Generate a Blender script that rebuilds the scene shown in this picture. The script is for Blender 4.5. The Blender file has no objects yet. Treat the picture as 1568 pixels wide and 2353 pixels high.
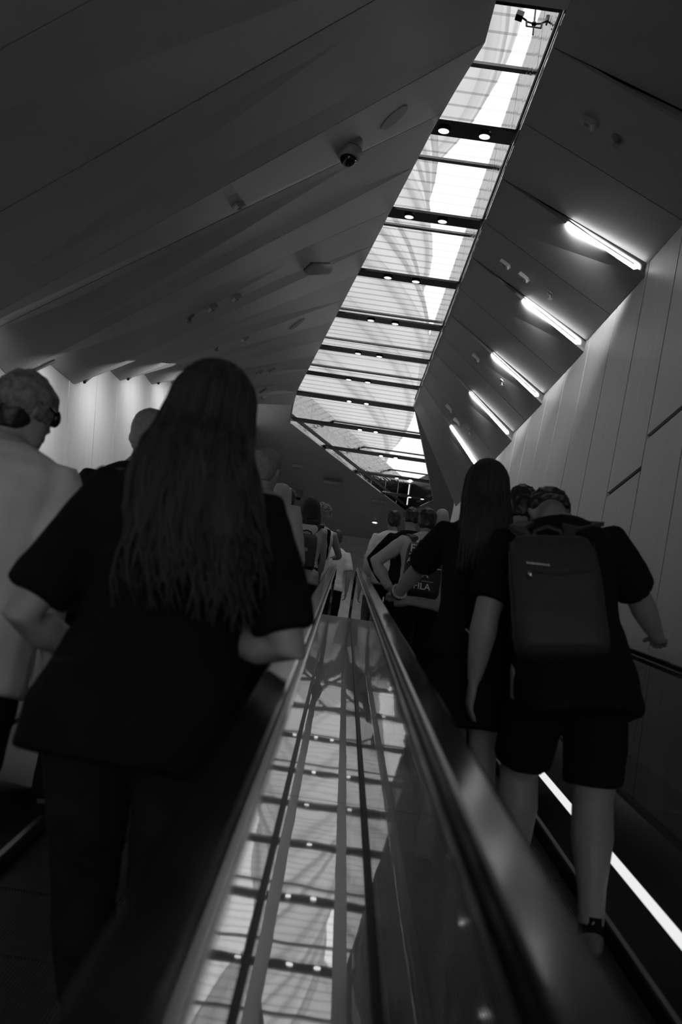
import bpy, bmesh, math, random
from mathutils import Vector, Matrix, noise as mnoise

# ------------------------------------------------------------------ frame of the place
# The hall follows an inclined moving walkway. Positions are written as (u, s, n):
# u = to the right, s = metres up along the incline, n = metres square to the incline.
A = math.radians(12.0)
CA, SA = math.cos(A), math.sin(A)
Z0 = 2.31
SC = 0.86            # size of the hall shell
def W(u, s, n):
    return Vector((u, s * CA - n * SA, Z0 + s * SA + n * CA))
def H(u, s, n):      # hall shell coordinates
    return W(u * SC, s * SC, n * SC)
EU, ES, EN = Vector((1, 0, 0)), Vector((0, CA, SA)), Vector((0, -SA, CA))

scene = bpy.context.scene
COL = scene.collection

# ------------------------------------------------------------------ camera
FPX = 2000.0
PHI = math.radians(8.2)
fw = (EU * -20 + ES * 2000 + EN * 61.8).normalized()
rt = EU * math.cos(PHI) + EN * math.sin(PHI)
rt = (rt - fw * rt.dot(fw)).normalized()
up = rt.cross(fw)
cam_data = bpy.data.cameras.new('camera')
cam = bpy.data.objects.new('camera', cam_data)
COL.objects.link(cam)
M3 = Matrix((rt, up, -fw)).transposed()
cam.matrix_world = Matrix.Translation(W(0, 0, 0)) @ M3.to_4x4()
cam_data.sensor_fit = 'VERTICAL'
cam_data.sensor_height = 36.0
cam_data.sensor_width = 24.0
cam_data.lens = 36.0 * FPX / 2353.0
cam_data.clip_start = 0.02
cam_data.clip_end = 500
cam_data.dof.use_dof = True
cam_data.dof.focus_distance = 8.5
cam_data.dof.aperture_fstop = 2.8
scene.camera = cam

# ------------------------------------------------------------------ world, exposure
world = bpy.data.worlds.new('overcast_sky')
scene.world = world
world.use_nodes = True
wnt = world.node_tree
bgn = wnt.nodes['Background']
bgn.inputs['Color'].default_value = (0.95, 0.95, 0.95, 1)
bgn.inputs['Strength'].default_value = 1.3
vs = scene.view_settings
vs.view_transform = 'Standard'
vs.look = 'None'
vs.exposure = 0.4
vs.gamma = 1.0
vs.use_curve_mapping = False
scene.cycles.use_denoising = True
scene.cycles.max_bounces = 10
scene.cycles.glossy_bounces = 6
scene.cycles.transparent_max_bounces = 24
scene.cycles.caustics_reflective = False
scene.cycles.caustics_refractive = False
scene.cycles.sample_clamp_indirect = 4.0

# ------------------------------------------------------------------ materials
MATS = {}
def mat(name, base=0.5, rough=0.5, metal=0.0, var=0.12, vscale=6.0, bump=0.0, bscale=40.0,
        stretch=(1, 1, 1), spec=0.5, coat=0.0):
    m = bpy.data.materials.new(name)
    m.use_nodes = True
    nt = m.node_tree
    b = nt.nodes['Principled BSDF']
    tc = nt.nodes.new('ShaderNodeTexCoord')
    mp = nt.nodes.new('ShaderNodeMapping')
    mp.inputs['Scale'].default_value = stretch
    nt.links.new(tc.outputs['Object'], mp.inputs['Vector'])
    nz = nt.nodes.new('ShaderNodeTexNoise')
    nz.inputs['Scale'].default_value = vscale
    nz.inputs['Detail'].default_value = 4
    nt.links.new(mp.outputs['Vector'], nz.inputs['Vector'])
    rp = nt.nodes.new('ShaderNodeMapRange')
    rp.inputs['From Min'].default_value = 0.3
    rp.inputs['From Max'].default_value = 0.7
    rp.inputs['To Min'].default_value = base * (1 - var)
    rp.inputs['To Max'].default_value = min(1, base * (1 + var))
    nt.links.new(nz.outputs['Fac'], rp.inputs['Value'])
    cb = nt.nodes.new('ShaderNodeCombineColor')
    for k in ('Red', 'Green', 'Blue'):
        nt.links.new(rp.outputs['Result'], cb.inputs[k])
    nt.links.new(cb.outputs['Color'], b.inputs['Base Color'])
    b.inputs['Roughness'].default_value = rough
    b.inputs['Metallic'].default_value = metal
    b.inputs['Specular IOR Level'].default_value = spec
    b.inputs['Coat Weight'].default_value = coat
    if bump:
        n2 = nt.nodes.new('ShaderNodeTexNoise')
        n2.inputs['Scale'].default_value = bscale
        n2.inputs['Detail'].default_value = 3
        nt.links.new(mp.outputs['Vector'], n2.inputs['Vector'])
        bp = nt.nodes.new('ShaderNodeBump')
        bp.inputs['Strength'].default_value = 1.0
        bp.inputs['Distance'].default_value = bump
        nt.links.new(n2.outputs['Fac'], bp.inputs['Height'])
        nt.links.new(bp.outputs['Normal'], b.inputs['Normal'])
    MATS[name] = m
    return m

def two_lobe_metal(name, base, r1, r2, mix, bump, bscale, stretch):
    m = mat(name, base, r1, 1.0, 0.05, 2.0, bump, bscale, stretch)
    nt = m.node_tree
    b1 = nt.nodes['Principled BSDF']
    b2 = nt.nodes.new('ShaderNodeBsdfPrincipled')
    b2.inputs['Metallic'].default_value = 0.15
    b2.inputs['Roughness'].default_value = r2
    b2.inputs['Base Color'].default_value = (base * 1.2,) * 3 + (1,)
    mx = nt.nodes.new('ShaderNodeMixShader')
    mx.inputs['Fac'].default_value = mix
    nt.links.new(b1.outputs[0], mx.inputs[1])
    nt.links.new(b2.outputs[0], mx.inputs[2])
    nt.links.new(mx.outputs[0], nt.nodes['Material Output'].inputs[0])
def emit(name, strength, col=1.0):
    m = bpy.data.materials.new(name)
    m.use_nodes = True
    nt = m.node_tree
    nt.nodes.clear()
    o = nt.nodes.new('ShaderNodeOutputMaterial')
    e = nt.nodes.new('ShaderNodeEmission')
    e.inputs['Color'].default_value = (col, col, col, 1)
    e.inputs['Strength'].default_value = strength
    nt.links.new(e.outputs[0], o.inputs[0])
    MATS[name] = m
    return m

def glassmat(name, tint=0.8, ior=1.5, rough=0.0, boost=1.0, bump=0.0, bscale=1.0, stretch=(1, 1, 1)):
    m = bpy.data.materials.new(name)
    m.use_nodes = True
    nt = m.node_tree
    nt.nodes.clear()
    o = nt.nodes.new('ShaderNodeOutputMaterial')
    mx = nt.nodes.new('ShaderNodeMixShader')
    tr = nt.nodes.new('ShaderNodeBsdfTransparent')
    tr.inputs['Color'].default_value = (tint, tint, tint, 1)
    gl = nt.nodes.new('ShaderNodeBsdfGlossy')
    gl.inputs['Roughness'].default_value = rough
    gl.inputs['Color'].default_value = (0.95, 0.95, 0.95, 1)
    fr = nt.nodes.new('ShaderNodeFresnel')
    ge = nt.nodes.new('ShaderNodeNewGeometry')
    io = nt.nodes.new('ShaderNodeMapRange')          # leaving the pane uses the inverse index
    io.inputs['To Min'].default_value = ior
    io.inputs['To Max'].default_value = 1.0 / ior
    nt.links.new(ge.outputs['Backfacing'], io.inputs['Value'])
    nt.links.new(io.outputs['Result'], fr.inputs['IOR'])
    ml = nt.nodes.new('ShaderNodeMath')
    ml.operation = 'MULTIPLY'
    ml.use_clamp = True
    ml.inputs[1].default_value = boost
    nt.links.new(fr.outputs[0], ml.inputs[0])
    nt.links.new(ml.outputs[0], mx.inputs['Fac'])
    nt.links.new(tr.outputs[0], mx.inputs[1])
    nt.links.new(gl.outputs[0], mx.inputs[2])
    nt.links.new(mx.outputs[0], o.inputs[0])
    if bump:
        tc = nt.nodes.new('ShaderNodeTexCoord')
        mp = nt.nodes.new('ShaderNodeMapping')
        mp.inputs['Scale'].default_value = stretch
        nt.links.new(tc.outputs['Object'], mp.inputs['Vector'])
        n2 = nt.nodes.new('ShaderNodeTexNoise')
        n2.inputs['Scale'].default_value = bscale
        n2.inputs['Detail'].default_value = 1
        nt.links.new(mp.outputs['Vector'], n2.inputs['Vector'])
        bp = nt.nodes.new('ShaderNodeBump')
        bp.inputs['Distance'].default_value = bump
        nt.links.new(n2.outputs['Fac'], bp.inputs['Height'])
        nt.links.new(bp.outputs['Normal'], gl.inputs['Normal'])
    MATS[name] = m
    return m

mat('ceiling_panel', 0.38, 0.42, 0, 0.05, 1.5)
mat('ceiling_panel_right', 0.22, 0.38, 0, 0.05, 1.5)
mat('backing', 0.02, 0.8)
mat('fixture_riser', 0.16, 0.4)
mat('wall_panel', 0.70, 0.42, 0.1, 0.04, 3.0, 0.0006, 6.0, (6, 6, 0.35))
mat('end_wall', 0.6, 0.6)
mat('floor_stone', 0.15, 0.25, 0, 0.2, 5)
mat('bar_black', 0.012, 0.12, 0, 0.1, 5)
mat('mullion', 0.16, 0.35, 0.6)
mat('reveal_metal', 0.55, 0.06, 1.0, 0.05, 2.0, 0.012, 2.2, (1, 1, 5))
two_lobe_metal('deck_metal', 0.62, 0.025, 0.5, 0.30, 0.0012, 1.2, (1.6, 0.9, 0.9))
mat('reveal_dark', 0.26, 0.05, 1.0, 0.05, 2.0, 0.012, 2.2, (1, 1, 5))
mat('dark_trim', 0.012, 0.5, 0.0)
mat('edge_metal', 0.75, 0.18, 1.0)
mat('rubber', 0.016, 0.15, 0, 0.1, 20, spec=0.28)
mat('skirt', 0.012, 0.3, 0.0)
mat('skirt_edge', 0.20, 0.35, 0.8)
mat('pallet', 0.14, 0.45, 0.6, 0.2, 20)
mat('plinth', 0.16, 0.35, 0.3)
glassmat('glass', 0.86, 1.45, 0.0, 1.0)
glassmat('roof_glass', 0.97, 1.15, 0.0, 0.6, 0.01, 1.5)
glassmat('frit', 0.80, 1.02)
emit('lamp', 1.4)
emit('led', 0.65)
emit('slot_led', 0.75)

# ------------------------------------------------------------------ helpers
def link(o, parent=None):
    COL.objects.link(o)
    if parent is not None:
        o.parent = parent
        o.matrix_parent_inverse = parent.matrix_world.inverted()
    return o
def mesh_obj(name, verts, faces, m, parent=None, smooth=False):
    me = bpy.data.meshes.new(name)
    me.from_pydata([tuple(v) for v in verts], [], faces)
    me.update()
    me.materials.append(MATS[m] if isinstance(m, str) else m)
    if smooth:
        for p in me.polygons:
            p.use_smooth = True
    return link(bpy.data.objects.new(name, me), parent)
def empty(name, loc=(0, 0, 0), rot=None):
    o = bpy.data.objects.new(name, None)
    o.empty_display_size = 0.1
    COL.objects.link(o)
    mw = Matrix.Translation(Vector(loc))
    if rot is not None:
        mw = mw @ rot.to_4x4()
    o.matrix_world = mw
    return o
def tag(o, label=None, cat=None, group=None, kind=None):
    if label: o['label'] = label
    if cat: o['category'] = cat
    if group: o['group'] = group
    if kind: o['kind'] = kind
    return o
class MB:
    """collects closed shapes for one mesh"""
    def __init__(self):
        self.v, self.f = [], []
    def add(self, vs_, fs_):
        k = len(self.v)
        self.v += [Vector(q) for q in vs_]
        self.f += [tuple(i + k for i in q) for q in fs_]
        return self
    def hexa(self, p):     # 8 points: bottom 4 then top 4
        return self.add(p, [(0, 3, 2, 1), (4, 5, 6, 7), (0, 1, 5, 4), (1, 2, 6, 5), (2, 3, 7, 6), (3, 0, 4, 7)])
    def box(self, lo, hi, M=None):
        (x0, y0, z0), (x1, y1, z1) = lo, hi
        p = [Vector(q) for q in ((x0, y0, z0), (x1, y0, z0), (x1, y1, z0), (x0, y1, z0), (x0, y0, z1), (x1, y0, z1), (x1, y1, z1), (x0, y1, z1))]
        if M is not None:
            p = [M @ q for q in p]
        return self.hexa(p)
    def slab(self, poly, off):   # polygon extruded along a vector
        n = len(poly)
        vs_ = [Vector(p) for p in poly] + [Vector(p) + off for p in poly]
        fs_ = [tuple(reversed(range(n))), tuple(range(n, 2 * n))]
        fs_ += [(i, (i + 1) % n, n + (i + 1) % n, n + i) for i in range(n)]
        return self.add(vs_, fs_)
    def tube(self, pts, radii, seg=10, flat=None, refup=None):
        pts = [Vector(p) for p in pts]
        if not hasattr(radii, '__len__'):
            radii = [radii] * len(pts)
        rings = []
        ref = Vector(refup) if refup is not None else Vector((0.13, 0.21, 0.97))
        prev = None
        for i, p in enumerate(pts):
            t = (pts[min(i + 1, len(pts) - 1)] - pts[max(i - 1, 0)])
            if t.length < 1e-9:
                t = Vector((0, 0, 1))
            t.normalize()
            if prev is None:
                a = t.cross(ref)
                if a.length < 0.05:
                    a = t.cross(Vector((1, 0, 0)))
            else:
                a = prev - t * prev.dot(t)
            a.normalize()
            prev = a
            b = t.cross(a)
            r = radii[i]
            ra, rb = (r if not hasattr(r, '__len__') else r[0]), (r if not hasattr(r, '__len__') else r[1])
            rings.append([p + a * (ra * math.cos(2 * math.pi * k / seg)) + b * (rb * math.sin(2 * math.pi * k / seg)) for k in range(seg)])
        return self.loft(rings)
    def loft(self, rings):
        seg = len(rings[0])
        vs_ = [q for r in rings for q in r]
        fs_ = []
        for i in range(len(rings) - 1):
            for k in range(seg):
                k2 = (k + 1) % seg
                fs_.append((i * seg + k, i * seg + k2, (i + 1) * seg + k2, (i + 1) * seg + k))
        fs_.append(tuple(reversed(range(seg))))
        fs_.append(tuple((len(rings) - 1) * seg + k for k in range(seg)))
        return self.add(vs_, fs_)
    def ball(self, c, r, M=None, nu=14, nv=9):
        c = Vector(c)
        r = Vector(r) if hasattr(r, '__len__') else Vector((r, r, r))
        rings = []
        for j in range(nv):
            th = math.pi * (j + 0.35) / (nv - 0.3)
            rr, z = math.sin(th), -math.cos(th)
            ring = []
            for k in range(nu):
                q = Vector((r.x * rr * math.cos(2 * math.pi * k / nu), r.y * rr * math.sin(2 * math.pi * k / nu), r.z * z))
                if M is not None:
                    q = M @ q
                ring.append(c + q)
            rings.append(ring)
        return self.loft(rings)
    def build(self, name, m, parent=None, smooth=False):
        return mesh_obj(name, self.v, self.f, m, parent, smooth)
def lerp(a, b, t):
    return a + (b - a) * t
def interp(tab, x):
    if x <= tab[0][0]: return tab[0][1]
    for (x0, y0), (x1, y1) in zip(tab, tab[1:]):
        if x <= x1: return lerp(y0, y1, (x - x0) / (x1 - x0))
    return tab[-1][1]

# ------------------------------------------------------------------ THE SHELL
# heights of the opening in the roof
def n_sky(s):
    return 4.8136 - 0.0796 * s if s <= 20.3 else 3.198 - 0.2126 * (s - 20.3)
LEFT_EDGE = [(-9, 0.56), (7.09, 0.56), (8.2, 0.326), (20.2, -1.64), (22.3, -1.84)]
def u_le(s): return interp(LEFT_EDGE, s)
WLT = [(-9, 0.75), (5.0, 0.75), (7.42, 1.0), (8.13, 1.133), (9.98, 1.508), (11.59, 1.746), (13.7, 1.98), (15.8, 2.12), (17.4, 2.12), (22, 1.9), (22.5, 2.75), (26, 2.1), (36, 0.1), (40, -0.9)]
def n_wl(s): return interp(WLT, s)
def n_wr(s): return 2.90 - 0.185 * (s - 8.2)
def u_wl(n): return -(2.6 + 0.15 * n)
def u_wr(n): return 2.15 + 0.11 * n

SLOT_W = 42.0
def slot_light(c, along, aim, watts, parent, width=0.05, spread=math.pi):
    ld = bpy.data.lights.new('slot_lamp_light', 'AREA')
    ld.shape = 'RECTANGLE'
    ld.size, ld.size_y = along.length, width
    ld.energy = watts
    ld.spread = spread
    x = along.normalized()
    z = -(aim - x * aim.dot(x)).normalized()
    y = z.cross(x)
    o = bpy.data.objects.new('slot_lamp_light', ld)
    o.matrix_world = Matrix.Translation(c) @ Matrix((x, y, z)).transposed().to_4x4()
    return link(o, parent)
# --- left ceiling: folded plates
ceil_l = empty('ceiling', H(-1.2, 10, 3.0))
tag(ceil_l, 'dark folded ceiling panels sloping up to the skylight from the left wall', 'ceiling', kind='structure')
SK = [-6.2, -3.8, -1.4, 1.0, 3.4, 5.8, 8.2, 10.33, 12.47, 14.68, 16.87, 19.0, 21.0]
HI = [-6.6, -4.6, -2.4, -0.2, 2.0, 4.5, 5.95, 7.42, 9.15, 10.76, 12.4, 14.2, 16.2]
def facet(pts, parent, m, gap=0.006, thick=0.03, name='panel'):
    c = sum(pts, Vector()) / len(pts)
    nrm = (pts[1] - pts[0]).cross(pts[2] - pts[0]).normalized()
    if nrm.dot(EN) < 0: nrm = -nrm
    q = []
    for i, p in enumerate(pts):
        a = (pts[i - 1] - p).normalized()
        b = (pts[(i + 1) % len(pts)] - p).normalized()
        q.append(p + (a + b) * gap)
    mb = MB().slab(q, nrm * thick)
    return mb.build(name, m, parent)
for k in range(len(SK) - 1):
    s0, s1, h0, h1 = SK[k], SK[k + 1], HI[k], HI[k + 1]
    sm = 7.09 if k == 5 else lerp(s0, s1, 0.5)
    lo = lerp(h0, h1, 0.45)
    def wl(s, dn): 
        n = n_wl(s) + dn
        return H(u_wl(n), s, n)
    P0, P1 = H(u_le(s0), s0, n_sky(s0)), wl(h0, 0.15)
    Q0, Q1 = H(u_le(sm), sm, n_sky(sm)), wl(lo, -0.06)
    R0, R1 = H(u_le(s1), s1, n_sky(s1)), wl(h1, 0.15)
    g = 0.004
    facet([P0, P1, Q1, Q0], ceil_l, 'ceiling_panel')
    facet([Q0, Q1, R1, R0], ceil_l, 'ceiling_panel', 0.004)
    if 3 <= k <= 9:
        # linear wall washer tucked behind each fold, along the wall
        a_, b_ = lerp(Q1, R1, 0.10) + EU * 0.50 + EN * 0.02, lerp(Q1, R1, 1.0) + EU * 0.50 + EN * 0.02
        wl_ = MB().tube([a_ - EU * .44 - EN * .01, b_ - EU * .44 - EN * .01], 0.014, 8).build('wall_washer', 'bar_black', ceil_l)
        slot_light((a_ + b_) / 2, b_ - a_, -EN * 1.0 - EU * 0.6, 2.6, wl_, 0.45, math.radians(140))
# backing over the left plates
mb = MB()
for k in range(len(SK) - 1):
    pts = []
    for s, h in ((SK[k], HI[k]), (SK[k + 1], HI[k + 1])):
        n = n_wl(h) + 0.3
        pts.append((H(u_le(s), s, n_sky(s) + 0.12), H(u_wl(n) - 0.1, h, n)))
    mb.slab([pts[0][0], pts[0][1], pts[1][1], pts[1][0]], EN * 0.05)
mb.build('backing_sheet', 'backing', ceil_l)

# --- right ceiling: stepped plates with light slots
ceil_r = empty('ceiling', H(1.7, 10, 3.4))
tag(ceil_r, 'dark stepped soffit panels rising from the right wall to the skylight', 'ceiling', kind='structure')
RS = [-6.2, -3.9, -1.7, 0.5, 2.7, 4.9, 7.04, 9.23, 11.32, 13.52, 15.6, 17.75, 19.8]
RW = [-6.8, -4.6, -2.5, -0.7, 1.0, 2.8, 6.4 - 1.8, 8.25, 10.06, 11.86, 13.6, 15.9, 18.9]
RW[6] = 6.4
RW[5] = 4.5; RW[4] = 2.6; RW[3] = 0.7; RW[2] = -1.4; RW[1] = -3.6; RW[0] = -6.0
STEP = 0.13
def wr(s, dn):
    n = n_wr(s) + dn
    return H(u_wr(n), s, n)
slots = []
for k in range(len(RS) - 1):
    s0, s1, w0, w1 = RS[k], RS[k + 1], RW[k], RW[k + 1]
    ms, mw = lerp(s0, s1, 0.51), lerp(w0, w1, 0.54)
    Pa, Pb = H(1.1, s0, n_sky(s0)), wr(w0, 0)
    Qa, Qb = H(1.1, ms, n_sky(ms)), wr(mw, STEP * 0.5)
    Ra, Rb = H(1.1, s1, n_sky(s1)), wr(w1, STEP)
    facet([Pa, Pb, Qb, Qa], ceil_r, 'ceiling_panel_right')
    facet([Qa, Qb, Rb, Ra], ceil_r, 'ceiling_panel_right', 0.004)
    if k + 1 < len(RS) - 1:
        slots.append((Ra, Rb, wr(w1, 0)))
mb = MB()
for k in range(len(RS) - 1):
    a0, a1 = H(1.1, RS[k], n_sky(RS[k]) + 0.14), wr(RW[k], 0.34) + EU * 0.1
    b0, b1 = H(1.1, RS[k + 1], n_sky(RS[k + 1]) + 0.14), wr(RW[k + 1], 0.34) + EU * 0.1
    mb.slab([a0, a1, b1, b0], EN * 0.05)
mb.build('backing_sheet', 'backing', ceil_r)
# riser strips with a linear lamp set into each step
for i, (a, b_hi, b_lo) in enumerate(slots):
    back = ES * 0.035
    t0 = 0.30
    r = MB()
    r.add([a + back, b_hi + back + EN * 0.02, b_lo + back, a + back - EN * 0.002], [(0, 1, 2, 3)])
    rs = r.build('riser', 'fixture_riser', ceil_r)
    if i >= 6:
        lp = MB()
        def at(t, w): return lerp(lerp(a, b_hi, t), lerp(a, b_lo, t), w) + back * 0.8
        ta, tb = 0.48, 0.93
        w0, w1 = .50, .585
        lp.hexa([at(ta, w0), at(tb, w0), at(tb, w1), at(ta, w1), at(ta, w0) - ES * .006, at(tb, w0) - ES * .006, at(tb, w1) - ES * .006, at(ta, w1) - ES * .006])
        so = lp.build('slot_lamp', 'slot_led', rs)
        slot_light((at(ta, .5) + at(tb, .5)) / 2 - ES * 0.03 - EN * 0.035, at(tb, .5) - at(ta, .5), (EU * 0.95 - ES * .45 - EN * 0.7), SLOT_W, so, 0.02, math.radians(125))

# middle strip before the skylight starts
cm = MB()
cm.slab([H(0.55, -9, n_sky(-9)), H(1.11, -9, n_sky(-9)), H(1.11, 6.60, n_sky(6.6)), H(0.55, 6.60, n_sky(6.6))], EN * 0.1)
tag(cm.build('ceiling', 'ceiling_panel'), 'dark narrow ceiling strip before the near end of the skylight', 'ceiling', kind='structure')

# --- far horizontal ceiling around the end of the skylight
zc = H(0, 20.3, 3.198).z
def fc(u, s):
    n = 3.198 - 0.2126 * (s - 20.3)
    p = H(u, s, n); p.z = zc
    return p
far = empty('ceiling', fc(-1, 28))
tag(far, 'flat dark ceiling over the upper landing beyond the walkway', 'ceiling', kind='structure')
ES_ = [(-1.84, 22.3), (-0.9, 24.135), (0.04, 25.97), (0.98, 27.8), (1.92, 29.64)]
WS_ = [19.6, 21.6, 23.6, 25.6, 27.6]
for k in range(4):
    a, b_ = ES_[k], ES_[k + 1]
    facet([fc(*a), fc(-3.3, WS_[k]), fc(-3.3, WS_[k + 1]), fc(*b_)], far, 'ceiling_panel')
facet([fc(1.92, 29.64), fc(-3.3, 27.6), fc(-3.3, 36), fc(1.92, 36)], far, 'ceiling_panel')
facet([fc(1.12, 19.9), fc(2.56, 27.66), fc(9, 27.66), fc(9, 19.9)], far, 'ceiling_panel')
facet([fc(2.56, 27.66), fc(1.92, 29.64), fc(1.92, 36), fc(9, 36), fc(9, 27.66)], far, 'ceiling_panel')
facet([H(u_le(21.0), 21.0, n_sky(21.0)) + EN * .01, fc(-3.3, 18.0), fc(-3.3, 19.6), fc(-1.84, 22.3)], far, 'ceiling_panel')
mb = MB()
mb.slab([fc(-1.84, 20.9), fc(-9, 18), fc(-9, 37), fc(1.92, 37), fc(1.92, 29.64), fc(-1.84, 22.3)], EN * 0.08)
mb.slab([fc(1.12, 19.8), fc(2.56, 27.66), fc(1.92, 29.64), fc(1.92, 37), fc(10, 37), fc(10, 19.8)], EN * 0.08)
for q in range(len(mb.v)): mb.v[q] = mb.v[q] + Vector((0, 0, 0.14))
mb.build('backing_sheet', 'backing', far)

def NLOW(s): return -1.75 - max(0.0, s - 11.5) * 0.23
# --- right wall: tall metal panels with dark joints
def wall(name, ufun, seams, ntop, side, nlow, label, splits={}, sign=1):
    root = empty(name, H(ufun(0), seams[len(seams) // 2], -1.4))
    tag(root, label, 'wall', kind='structure')
    def pt(sq, n, du=0.0):            # sq: place along the wall at n = 0, joints stand plumb
        return H(ufun(n) + du, sq + 0.2126 * n, n)
    bk = MB()
    s0, s1 = seams[0] - 0.2, seams[-1] + 0.2
    d0, d1 = 0.04 * sign, 0.14 * sign
    bk.hexa([pt(s0, nlow(s0), d0), pt(s1, nlow(s1), d0), pt(s1, nlow(s1), d1), pt(s0, nlow(s0), d1), pt(s0, ntop(s0), d0), pt(s1, ntop(s1), d0), pt(s1, ntop(s1), d1), pt(s0, ntop(s0), d1)])
    bk.build('wall_backing', 'backing', root)
    for k in range(len(seams) - 1):
        a, b_ = seams[k] + 0.011, seams[k + 1] - 0.011
        def pan(n_lo_a, n_lo_b, n_hi_a, n_hi_b):
            d = 0.03 * sign
            MB().hexa([pt(a, n_lo_a), pt(b_, n_lo_b), pt(b_, n_lo_b, d), pt(a, n_lo_a, d), pt(a, n_hi_a), pt(b_, n_hi_b), pt(b_, n_hi_b, d), pt(a, n_hi_a, d)]).build('panel', 'wall_panel', root)
        if k in splits:
            m = splits[k]
            pan(nlow(a), nlow(b_), m[0] - 0.022, m[1] - 0.022)
            pan(m[0] + 0.022, m[1] + 0.022, ntop(a), ntop(b_))
        else:
            pan(nlow(a), nlow(b_), ntop(a), ntop(b_))
    return root
RSEAM = [-7.2 + 0.875 * i for i in range(13)] + [4.18, 5.05, 5.93, 6.746, 7.561, 8.43, 9.34, 10.25, 11.148]
while RSEAM[-1] < 18.6: RSEAM.append(RSEAM[-1] + 0.885)
RSEAM = [x for i, x in enumerate(RSEAM) if i == 0 or x - RSEAM[i - 1] > 0.3]
def sp(i0):
    return RSEAM.index(i0)
spl = {sp(5.05): (1.475, 1.29), sp(5.93): (1.335, 1.16), sp(6.746): (0.90, 0.72)}
wall('wall_right', u_wr, RSEAM, lambda s: 3.5 - 0.185 * (s - 8.2), 1, NLOW,
     'pale grey metal panel wall with dark stepped slots beside the right walkway', spl, 1)
LSEAM = [-7.3 + 0.84 * i for i in range(17)] + [7.03, 7.84, 8.70, 9.50, 10.36, 11.12, 11.92]
LSEAM = [x for i, x in enumerate(LSEAM) if i == 0 or x - LSEAM[i - 1] > 0.3]
while LSEAM[-1] < 36: LSEAM.append(LSEAM[-1] + 0.84)
wall('wall_left', u_wl, LSEAM, lambda s: n_wl(s) + 0.42, -1, NLOW,
     'pale grey metal panel wall lit from above behind the left walkway', {}, -1)

# ------------------------------------------------------------------ THE SKYLIGHT
win = empty('window_1', H(0, 13, 3.8))
tag(win, 'long bright skylight with black cross bars and louvre lines running up the hall', 'skylight', kind='structure')
def u_re(s):
    return 1.1 if s <= 19.9 else lerp(1.1, 2.56, (s - 19.9) / 7.76)
def u_ll(s):
    return u_le(s) if s <= 22.3 else lerp(-1.84, 1.92, (s - 22.3) / 7.34)
def sky(u, s, dn=0.0):
    return H(u, s, n_sky(s)) + (EN if s <= 20.3 else Vector((0, 0, 1))) * dn * SC
BARS = [6.59, 8.545, 10.509, 12.521, 14.473, 16.451, 18.417, 20.327, 22.163, 24.022, 25.909, 27.796]
LMID = [0.83, 0.59, 0.409, 0.267, 0.098, -0.07, -0.22, -0.18, 0.162, 0.84, 1.45, 2.03]
disc_me = None
for s, um in zip(BARS, LMID):
    half = 0.12
    a, b_ = u_ll(s) - 0.04, u_re(s) + 0.03
    if s > 22.3: b_ = u_re(s) + 0.06
    p = [sky(a, s - half, 0.05), sky(b_, s - half, 0.05), sky(b_, s + half, 0.05), sky(a, s + half, 0.05)]
    bar = MB().slab(p, EN * 0.025).build('cross_bar', 'bar_black', win)
    for d in (-0.205, 0.205):
        c = sky(um + d, s, 0.045)
        ax = EN if s <= 20.3 else Vector((0, 0, 1))
        t2 = MB().tube([c - ax * 0.012, c + ax * 0.004], 0.056, 20)
        t2.build('lamp_trim', 'bar_black', bar)
        MB().tube([c - ax * 0.014, c - ax * 0.010], 0.046, 20).build('downlight', 'lamp', bar)
# glazing above: mullions, panes and louvre slats
GL = 0.95
MUL = [6.6] + [s + 0.33 for s in BARS[1:]] + [29.4]
for i, s in enumerate(MUL):
    a, b_ = u_ll(min(s, 29.6)) - 0.12, u_re(s) + 0.12
    if s > 29: a, b_ = 1.7, 2.4
    MB().slab([sky(a, s - 0.035, GL), sky(b_, s - 0.035, GL), sky(b_, s + 0.035, GL), sky(a, s + 0.035, GL)], EN * 0.025).build('mullion', 'mullion', win)
for s0, s1 in zip(MUL, MUL[1:]):
    pa, pb = min(s0 + 0.04, 29.6), min(s1 - 0.04, 29.6)
    cut = [s0 + 0.04] + ([20.3] if s0 < 20.3 < s1 else []) + [s1 - 0.04]
    for c0, c1 in zip(cut, cut[1:]):
        MB().slab([sky(u_ll(c0) - 0.1, c0, GL + .03), sky(u_re(c0) + 0.1, c0, GL + .03), sky(u_re(c1) + 0.1, c1, GL + .03), sky(u_ll(c1) - 0.1, c1, GL + .03)], EN * 0.012).build('pane', 'roof_glass', win)
s = 6.9
while s < 29.2:
    MB().slab([sky(u_ll(s) - 0.1, s, GL + .1), sky(u_re(s) + 0.1, s, GL + .1), sky(u_re(s) + 0.1, s + 0.022, GL + .1), sky(u_ll(s) - 0.1, s + 0.022, GL + .1)], EN * 0.012).build('louvre_slat', 'frit', win)
    s += 0.262
# polished upstand panels around the opening
def upstand(edge_pts, m, top=1.05, out=Vector((0.02, 0, 0))):
    for p, q in zip(edge_pts, edge_pts[1:]):
        (u0, s0), (u1, s1) = p, q
        d = (sky(u1, s1) - sky(u0, s0)).normalized() * 0.008
        P = [sky(u0, s0) + d, sky(u1, s1) - d, sky(u1, s1, top) - d, sky(u0, s0, top) + d]
        MB().slab(P, out).build('upstand_panel', m, win)
upstand([(1.115, 6.6)] + [(1.115, 6.6 + 1.22 * i) for i in range(1, 12)] + [(1.115, 20.0)], 'reveal_metal')
upstand([(u_re(x) + .01, x) for x in (20.0, 21.9, 23.8, 25.7, 27.7)], 'reveal_metal')
upstand([(u_ll(x) - .015, x) for x in (6.6, 7.09, 8.9, 10.8, 12.8, 14.7, 16.6, 18.5, 20.3, 22.3)], 'reveal_metal', out=Vector((-0.02, 0, 0)))
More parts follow.
